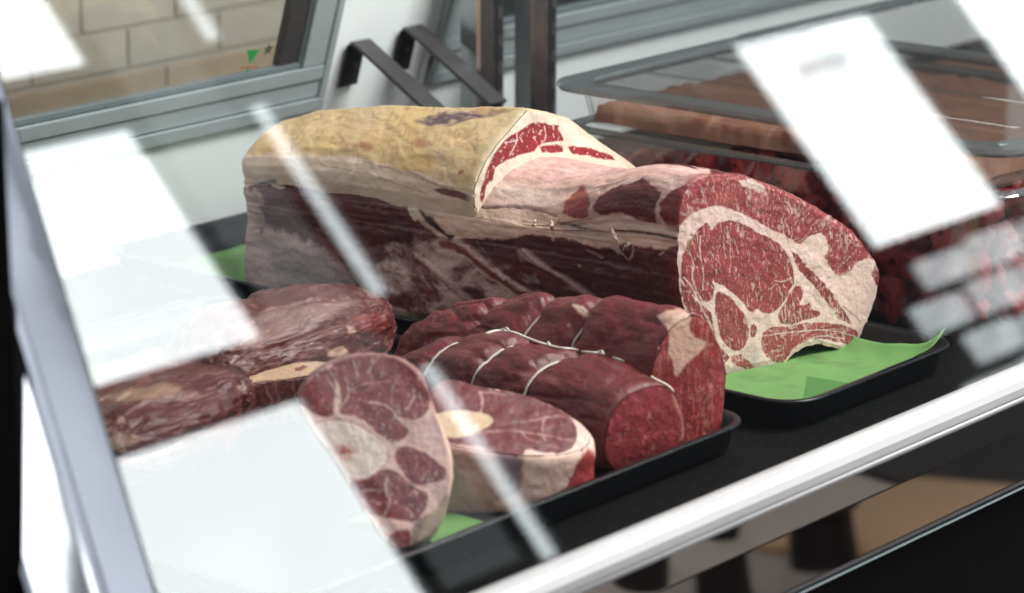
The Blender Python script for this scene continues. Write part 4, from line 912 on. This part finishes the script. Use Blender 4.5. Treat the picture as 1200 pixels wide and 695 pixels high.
def paint_c(V, px, isf):
    n1 = fbm(V, 50, 4, 141); n2 = fbm(V, 200, 3, 142); e = 1.0*n2+1.0*n1
    c = np.array([.88, .56, .49])[None]*(1+.08*n1)[:, None]*np.ones((len(V), 1)); ft = np.ones(len(V))
    red = np.array([.27, .048, .056])
    for pl in ([(78, 182), (102, 128), (158, 84), (182, 100), (198, 130), (196, 180), (194, 232), (160, 242), (118, 224), (92, 205)],
               [(166, 80), (240, 48), (330, 40), (400, 58), (445, 92), (486, 152), (494, 200), (476, 232), (440, 250), (405, 240), (388, 222), (392, 252), (424, 272), (424, 296), (384, 320), (346, 305), (300, 256), (250, 236), (202, 226), (214, 180), (204, 130)],
               [(382, 346), (405, 328), (450, 334), (500, 362), (546, 398), (544, 428), (496, 444), (452, 452), (416, 424), (386, 388)],
               [(235, 440), (262, 436), (300, 430), (350, 394), (400, 418), (450, 462), (488, 476), (482, 520), (446, 570), (400, 562), (350, 548), (290, 534), (252, 486)],
               [(352, 612), (390, 588), (432, 590), (434, 642), (390, 658), (360, 646)]):
        m = soft(sdf(px, smooth(z6(pl), 1))+e, 1.8); cr = red[None]*(1+.2*n1+.25*n2)[:, None]; c = c*(1-m[:, None])+cr*m[:, None]; ft = ft*(1-m)
    mk = flecks(V, (480, 480, 300), .40, .16, 145, 60, .3); c = mixc(c, FAT, np.clip(mk, 0, 1)*.5*(1-ft))
    for ln, w in (([(195, 232), (232, 180), (238, 150), (225, 110)], .9), ([(300, 192), (345, 196), (376, 215), (392, 245)], 1.0), ([(445, 165), (430, 200), (415, 215)], .9), ([(372, 200), (372, 150), (395, 110)], .5), ([(165, 110), (200, 160), (190, 215)], .8), ([(340, 40), (300, 90), (310, 120)], .6), ([(250, 60), (265, 110)], .7), ([(355, 425), (350, 470), (372, 500), (350, 540)], 1.4), ([(350, 470), (300, 465), (280, 470)], .9), ([(420, 520), (440, 545)], 1.2), ([(240, 150), (300, 130), (370, 125)], .4), ([(460, 160), (470, 200)], .4)):
        m = soft(ldist(px, z6(ln))-w+.5*n2, 1.4); c = mixc(c, [.74, .48, .43], m*.85)
    m = soft(sdf(px, smooth(z6([(120, 262), (160, 248), (206, 244), (270, 264), (336, 306), (364, 346), (348, 390), (302, 426), (248, 434), (206, 402), (160, 348), (125, 300)]), 1))+.3*e, 2); bn = np.array([.97, .76, .66]); c = mixc(c, bn, m); ft = np.maximum(ft, m)
    bsd = sdf(px, smooth(z6([(120, 262), (160, 248), (206, 244), (270, 264), (336, 306), (364, 346), (348, 390), (302, 426), (248, 434), (206, 402), (160, 348), (125, 300)]), 1))
    m = soft(np.abs(bsd-.5)-.9+.6*n2, 1.6); c = mixc(c, [.50, .22, .19], m*.65)
    m = soft(np.abs(sdf(px, smooth(z6([(140, 275), (165, 262), (206, 258), (262, 276), (322, 314), (346, 346), (332, 384), (296, 410), (250, 418), (212, 390), (170, 340)]), 1)))-.8+.8*n2, 2); c = mixc(c, [.72, .46, .36], m*.5)
    m = soft(np.hypot((px[:, 0]-404)/1.3, px[:, 1]-530)-10+4*n2, 4); c = mixc(c, [.80, .44, .38], m*.8)
    m = soft(np.hypot(px[:, 0]-405, px[:, 1]-531)-8+5*n2, 3)*np.clip(.5+2.2*n2, 0, 1); c = mixc(c, [.50, .08, .07], m)
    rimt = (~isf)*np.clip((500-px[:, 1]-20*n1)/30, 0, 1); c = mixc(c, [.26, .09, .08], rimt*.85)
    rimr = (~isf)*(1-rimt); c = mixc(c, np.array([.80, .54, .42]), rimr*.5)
    m = soft(sdf(px, z6([(452, 562), (500, 538), (545, 480), (560, 520), (530, 600), (450, 640), (425, 628)]))+1.5*e, 3); c = mixc(c, [.34, .24, .15], m*.85)
    m = soft(sdf(px, z6([(240, 455), (290, 535), (330, 600), (300, 610), (225, 480)]))+2*e, 3); c = mixc(c, [.50, .12, .10], m*.8)
    m = soft(sdf(px, z6([(340, 570), (390, 560), (350, 605), (310, 590)]))+e, 3); c = mixc(c, FAT, m*.8)
    m = soft(sdf(px, z6([(430, 595), (455, 555), (480, 540), (450, 630)]))+e, 3); c = mixc(c, [.20, .09, .07], m*.5)
    return c, ft
fC = z6([(74, 184), (92, 136), (125, 98), (165, 72), (240, 45), (330, 37), (400, 53), (450, 88), (488, 145), (502, 215), (522, 260), (546, 330), (560, 400), (556, 470), (534, 545), (508, 600), (460, 634), (400, 655), (362, 645), (330, 600), (290, 545), (245, 465), (200, 380), (130, 290), (98, 240)])
pC = at(470, 645, (0, 0, 1), .004)
slab(fC, pC, (-.62, -.62, .42), np.array([.034, .030, -.014]), 420, 30, .025, 150, paint_c, 'shank_slice', 'upright shank slice with a round pale marrow bone facing the glass', 'shank slice', 'bone-in shank slices', facek=150, bev=.0012)

def paint_d(V, px, isf):
    n1 = fbm(V, 50, 4, 161); n2 = fbm(V, 190, 3, 162); e = 1.0*n2+1.1*n1; ns = fbm(V, (60, 60, 160), 3, 163)
    c = np.array([.90, .60, .50])[None]*(1+.14*n1+.1*ns)[:, None]*np.ones((len(V), 1)); ft = np.ones(len(V))
    m = soft(sdf(px, z6([(500, 300), (560, 312), (640, 330), (700, 350), (780, 365), (776, 470), (700, 500), (640, 600), (500, 600), (480, 420)]))+2*e, 5); c = mixc(c, [.50, .27, .24], m*.8)
    m = soft(sdf(px, z6([(700, 350), (780, 362), (772, 470), (740, 490), (715, 440)]))+1.5*e, 6); c = mixc(c, [.17, .11, .15], m*.8)
    m = soft(sdf(px, z6([(560, 480), (700, 500), (760, 520), (660, 590), (540, 580)]))+3*e, 10); c = mixc(c, [.42, .20, .15], m*.6)
    m = soft(sdf(px, z6([(984, 326), (1002, 345), (1018, 400), (1060, 400), (1060, 440), (900, 500), (918, 450), (950, 385)]))+2*e, 3); c = mixc(c, [.36, .022, .022], m*.95); ft = ft*(1-m)
    m = soft(sdf(px, smooth(z6([(480, 110), (560, 112), (640, 140), (722, 152), (802, 170), (882, 202), (930, 234), (956, 276), (948, 322), (905, 352), (850, 352), (790, 336), (780, 362), (700, 350), (640, 330), (560, 320), (480, 300)]), 1))+.9*e, 2)
    cr = np.array([.155, .024, .028])[None]*(1+.28*n1+.25*n2)[:, None]; c = c*(1-m[:, None])+cr*m[:, None]; ft = ft*(1-m); rd = m
    for ln, w in (([(652, 160), (660, 185), (650, 225)], 1.6), ([(650, 160), (690, 158), (722, 165)], 1.3), ([(640, 290), (720, 280), (780, 285), (870, 296), (940, 310)], .7), ([(730, 262), (800, 250), (850, 240), (900, 232), (940, 250)], .9), ([(850, 240), (842, 280), (855, 310)], .7), ([(865, 200), (890, 198)], 1.6), ([(780, 285), (800, 310), (900, 335)], .6)):
        m = soft(ldist(px, z6(ln))-w+1.1*n2, 2.2); c = mixc(c, [.58, .33, .29], m*.6*np.clip(.7+1.2*n1, .2, 1))
    m = soft(sdf(px, smooth(z6([(470, 238), (510, 224), (560, 218), (620, 218), (668, 226), (692, 244), (684, 264), (650, 282), (600, 298), (560, 304), (520, 290), (480, 270)]), 1))+.3*e, 1.8); c = mixc(c, [.62, .43, .28], m); ft = np.maximum(ft, m)
    m = soft(sdf(px, z6([(600, 250), (640, 246), (660, 256), (630, 270), (600, 268)]))+1.2*n2, 3); c = mixc(c, [.68, .38, .24], m*.7)
    return c, ft
fD = z6([(470, 200), (490, 140), (520, 116), (560, 114), (640, 140), (722, 152), (802, 168), (884, 198), (945, 236), (990, 270), (1006, 300), (1000, 330), (960, 352), (900, 364), (840, 366), (780, 366), (700, 356), (620, 345), (540, 330), (480, 300)])
pD = at(655, 600, (0, 0, 1), .003)+np.array([0, 0, .07])
slab(fD, at(640, 535, (0, 1, 0), pD[1]+.012), (-.22, -.40, .89), np.array([.008, .006, -.094]), 420, 46, .03, 170, paint_d, 'shank_slice', 'shank slice lying flat with a cream fat side, beside the upright slice', 'shank slice', 'bone-in shank slices', facek=110, taper=.97)

# ---- dark meats at the left ------------------------------------------------------------
def blob(center, axis, half, seed, amp, paint, name, label, cat, n=300, m=220, p=2.8):
    ax = np.array(axis, float); ax /= np.linalg.norm(ax); sd = np.cross([0, 0, 1], ax); sd /= np.linalg.norm(sd); up = np.cross(ax, sd)
    th = np.linspace(0, 2*math.pi, n, endpoint=False); ph = np.linspace(-math.pi/2+1e-3, math.pi/2-1e-3, m)
    f = lambda v: np.sign(v)*np.abs(v)**(2/p)
    X = f(np.sin(ph))[:, None]*np.ones(n)[None]; Yc = f(np.cos(ph))[:, None]*f(np.cos(th))[None]; Zc = f(np.cos(ph))[:, None]*f(np.sin(th))[None]
    g = np.array(center)+X[..., None]*ax*half[0]+Yc[..., None]*sd*half[1]+Zc[..., None]*up*half[2]
    P = g.reshape(-1, 3); nn = normals(g).reshape(-1, 3)
    P = P+nn*(amp*1.3*fbm(P, 13, 3, seed)+.2*amp*fbm(P, (25, 90, 90), 4, seed+3)+.16*amp*fbm(P, (60, 220, 220), 3, seed+5)-.5*amp*np.clip(1-np.abs(fbm(P, (7, 26, 26), 2, seed+8))*6, 0, 1))[:, None]; P[:, 2] = np.maximum(P[:, 2], .003)
    cl, ft = paint(P, warp(to_px(P), P, 2.5), None)
    t = thing(name, label, cat, 'dark beef cuts at the left', (center[0], center[1], ZD+.006))
    under(mesh_obj('meat', P, grid_faces(m, n), M_MEAT, t, cl, ft), t); return t
z7 = zf(100, 320, 2.995)
def paint_dark(seed, extra):
    def f(V, px, isf):
        n1 = fbm(V, 34, 4, seed); n2 = fbm(V, 150, 3, seed+1); ns = fbm(V, (30, 120, 120), 4, seed+2)
        c = np.array([.092, .019, .019])[None]*(1+.35*n1+.35*ns)[:, None]; ft = np.zeros(len(V))
        wisp = np.clip((1-np.abs(fbm(V, (16, 130, 150), 3, seed+4))*7), 0, 1)*np.clip(.25+1.6*fbm(V, 24, 2, seed+6), 0, 1); c = mixc(c, [.40, .20, .17], wisp*.5)
        for pl, k, a, w in extra:
            m = soft(sdf(px, z7(pl))+1.5*n2+2*ns, w)*a*np.clip(.85+.5*ns, 0, 1); c = mixc(c, k, m); ft = np.maximum(ft, m)
        return c, ft
    return f
A_c = at(330, 412, (0, 1, 0), .36)
blob((A_c[0]+.01, .37, .050), (1, .12, 0), (.175, .085, .052), 180, .012, paint_dark(181, [([(540, 180), (640, 130), (760, 118), (900, 96), (960, 96), (880, 140), (760, 190), (640, 250), (560, 290)], [.40, .25, .22], .6, 8), ([(850, 265), (910, 262), (930, 280), (890, 300), (855, 290)], [.60, .36, .28], .9, 2), ([(920, 185), (940, 178), (950, 200), (925, 215)], [.55, .32, .27], .8, 2), ([(940, 150), (1060, 140), (1070, 200), (960, 220)], [.26, .03, .03], .6, 10)]), 'beef_shank_muscle', 'long dark red muscle piece with a silvery top, behind the shank slices', 'beef cut')
C_c = at(190, 498, (0, 0, 1), .03)
blob((C_c[0]-.02, C_c[1], .040), (1, .25, 0), (.15, .085, .042), 190, .010, paint_dark(191, [([(60, 440), (160, 405), (270, 385), (345, 405), (300, 435), (150, 450)], [.52, .32, .22], .7, 6), ([(60, 590), (120, 560), (200, 580), (140, 615), (70, 620)], [.42, .26, .18], .8, 5), ([(120, 500), (140, 505), (145, 525), (115, 528)], [.5, .3, .25], .8, 3)]), 'dark_beef_cut', 'dark beef cut with a dry tan edge, by the steel end post', 'beef cut')
def paint_b(V, px, isf):
    n1 = fbm(V, 44, 4, 201); n2 = fbm(V, 170, 3, 202); c = np.array([.125, .030, .030])[None]*(1+.35*n1+.25*n2)[:, None]; ft = np.zeros(len(V))
    m = soft(sdf(px, smooth(z7([(520, 384), (555, 360), (600, 336), (660, 320), (750, 312), (856, 314), (860, 322), (830, 342), (760, 362), (640, 380)]), 1))+1.0*n2, 2); c = mixc(c, [.56, .36, .23], m); ft = m
    m = soft(sdf(px, z7([(735, 330), (765, 324), (782, 330), (762, 342), (738, 342)]))+.8*n2, 1.6); c = mixc(c, [.20, .05, .04], m*.9)
    lines = np.clip(1-np.abs(fbm(V, (70, 70, 40), 3, 204))*9, 0, 1); c = mixc(c, [.45, .26, .22], lines*.4*(1-m))
    return c, ft
fB = z7([(482, 420), (500, 398), (530, 374), (580, 342), (650, 318), (745, 308), (850, 310), (875, 322), (850, 345), (790, 365), (720, 375), (650, 385), (570, 400), (510, 420)])
slab(fB, at(310, 443, (0, 0, 1), .058), (-.12, -.16, .98), np.array([.004, .006, -.054]), 300, 40, .05, 205, paint_b, 'shank_slice', 'dark shank piece with an oval tan bone end on top, left of the upright slice', 'shank slice', 'bone-in shank slices', facek=60)

# ------------------------------------------------------------------ clear tubs with beef, at the right rear
def shell(x0, x1, y0, y1, z0, z1, r, th, mat, name, parent, org, flare=.0):
    rings = [(flare, z0, r*.8), (0, z1, r), (th, z1, r), (flare+th, z0+th, r*.8)]
    V = []
    for ins, z, rr in rings: V += [(x-org[0], y-org[1], z-org[2]) for x, y in rrect(x0+ins, x1-ins, y0+ins, y1-ins, rr, 6)]
    n = 28; f = [tuple(q) for q in grid_faces(4, n)]+[tuple(range(n))[::-1], tuple(range(3*n, 4*n))]
    return mesh_obj(name, V, f, mat, parent, smooth_=False)
def rimloop(x0, x1, y0, y1, z0, z1, w, r, mat, name, parent, org):
    V = []
    for ins, z in ((w, z0), (0, z0+.001), (-.002, (z0+z1)/2), (0, z1-.001), (w, z1), (w+.001, (z0+z1)/2)):
        V += [(x-org[0], y-org[1], z-org[2]) for x, y in rrect(x0+ins, x1-ins, y0+ins, y1-ins, r, 6)]
    n = 28; g = grid_faces(6, n); last = np.stack([5*n+np.arange(n), 5*n+(np.arange(n)+1) % n, (np.arange(n)+1) % n, np.arange(n)], 1)
    return mesh_obj(name, V, [tuple(q) for q in np.vstack([g, last])], mat, parent, smooth_=False)
TX0, TX1, TY0, TY1, TZ = .285, .825, -.20, .495, .193
org = ((TX0+TX1)/2, (TY0+TY1)/2, ZD)
tub = thing('clear_tub', 'clear plastic tub full of diced beef behind the rib', 'tub', 'clear plastic food tubs', org)
shell(TX0+.014, TX1-.014, TY0+.014, TY1-.014, ZD+.001, TZ-.008, .04, .003, M_TUB, 'tub_wall', tub, org, .02)
rimloop(TX0+.004, TX1-.004, TY0+.004, TY1-.004, TZ-.008, TZ-.001, .014, .045, M_TUBRIM, 'rim', tub, org)
org2 = ((TX0+TX1)/2, (TY0+TY1)/2, TZ)
up_ = thing('lidded_tub', 'shallow lidded clear tub with brown paper inside, stacked on the diced beef tub', 'tub', 'clear plastic food tubs', org2)
shell(TX0+.020, TX1-.020, TY0+.02, TY1-.02, TZ+.001, .238, .04, .003, M_TUB, 'tub_wall', up_, org2, .01)
rimloop(TX0-.006, TX1+.006, TY0-.006, TY1+.006, .2385, .250, .034, .05, M_TUBRIM, 'lid_rim', up_, org2)
shell(TX0+.026, TX1-.026, TY0+.026, TY1-.026, .246, .249, .03, .001, M_TUB, 'lid', up_, org2)
for k in range(3):
    xx = TX0+.12+k*.14
    box_obj('lid_rib', xx-org2[0], xx+.010-org2[0], TY0+.06-org2[1], TY1-.06-org2[1], .2495-org2[2], .252-org2[2], M_TUB, up_, bev=.001)
# brown paper parcel
u, v = np.meshgrid(np.linspace(0, 1, 140), np.linspace(0, 1, 120)); u = u.ravel(); v = v.ravel()
PX = TX0+.034+(TX1-TX0-.07)*u; PY = TY0+.06+(TY1-TY0-.11)*v; PP = np.stack([PX, PY, 0*PX], 1)
edge = np.minimum(np.minimum(u, 1-u)/.06, np.minimum(v, 1-v)/.06).clip(0, 1)
fold = np.full(len(PX), 9.0); fr_ = np.random.default_rng(21)
for k in range(9):
    a_ = fr_.uniform(0, 6.28); cxk, cyk = fr_.uniform(TX0, TX1), fr_.uniform(TY0, TY1)
    fold = np.minimum(fold, .004+fr_.uniform(.0, .012)+.10*((PX-cxk)*math.cos(a_)+(PY-cyk)*math.sin(a_)))
fold = np.clip(fold, -.012, .006)
edge2 = np.clip(edge*5, 0, 1)
PP[:, 2] = TZ+.003+(.034+fold+.007*np.abs(fbm(PP, 22, 3, 212))+.003*fbm(PP, 60, 2, 213))*edge2
PP[:, 0] += .016*fbm(PP, 17, 3, 214); PP[:, 1] += .016*fbm(PP, 17, 3, 215)
tag(mesh_obj('brown_paper', PP, grid_faces(120, 140, False), M_BROWN), 'crumpled brown paper parcel under the clear lid', 'paper')
# diced beef: a few shapes, many pieces
dice = []
for k in range(6):
    n_, m_ = 18, 12; th = np.linspace(0, 2*math.pi, n_, endpoint=False); ph = np.linspace(-1.5, 1.5, m_)
    f = lambda q: np.sign(q)*np.abs(q)**.6
    g = np.stack([f(np.cos(ph))[:, None]*f(np.cos(th))[None], f(np.cos(ph))[:, None]*f(np.sin(th))[None], f(np.sin(ph))[:, None]*np.ones(n_)[None]], -1).reshape(-1, 3)
    g = g*np.array([.025, .018, .014])*(1+.5*fbm(g*.02, 70, 2, 220+k))[:, None]
    nq = fbm(g, 60, 3, 230+k); cl = np.array([.36, .035, .042])[None]*(1+.4*nq)[:, None]; mf = np.clip(3*fbm(g, (20, 45, 60), 2, 240+k)-.9, 0, 1); cl = mixc(cl, [.55, .36, .32], mf*.7)
    F = np.vstack([grid_faces(m_, n_)]); o = mesh_obj('diced_beef', g, F, M_MEAT, None, cl, mf); dice.append(o.data); bpy.data.objects.remove(o)
rr = np.random.default_rng(11); cnt = 0
for layer in range(4):
    for iy in range(15):
        for ix in range(3 if layer < 3 else 6):
            if cnt >= 200: break
            x = TX0+.060+ix*.040+rr.normal(0, .005); y = TY0+.065+iy*.041+rr.normal(0, .006); z = .035+layer*.042+rr.normal(0, .003)
            hz = .180
            if z > hz: continue
            o = link(bpy.data.objects.new('diced_beef', dice[rr.integers(6)])); o.location = (x, y, z); o.rotation_euler = tuple(rr.uniform(0, 6.28, 3)); o.scale = tuple(rr.uniform(.75, 1.2, 3))
            tag(o, 'chunk of diced red beef inside the clear tub behind the rib', 'diced beef', 'diced beef chunks in the clear tub'); cnt += 1
# second tub further right
org3 = (1.18, .30, ZD)
t2 = thing('clear_tub', 'farther clear tub at the right edge with brown paper inside', 'tub', 'clear plastic food tubs', org3)
shell(.88, 1.48, -.05, .62, ZD+.001, .205, .04, .003, M_TUB, 'tub_wall', t2, org3, .02)
rimloop(.87, 1.49, -.06, .63, .200, .212, .02, .045, M_TUBRIM, 'rim', t2, org3)
PX = .93+.50*u; PY = .0+.57*v; PP = np.stack([PX, PY, 0*PX], 1)
PP[:, 2] = ZD+.006+(.13+.02*fbm(PP, 12, 3, 250))*np.sqrt(edge)
tag(mesh_obj('brown_paper', PP, grid_faces(120, 140, False), M_BROWN), 'brown paper parcel inside the farther tub at the right', 'paper')
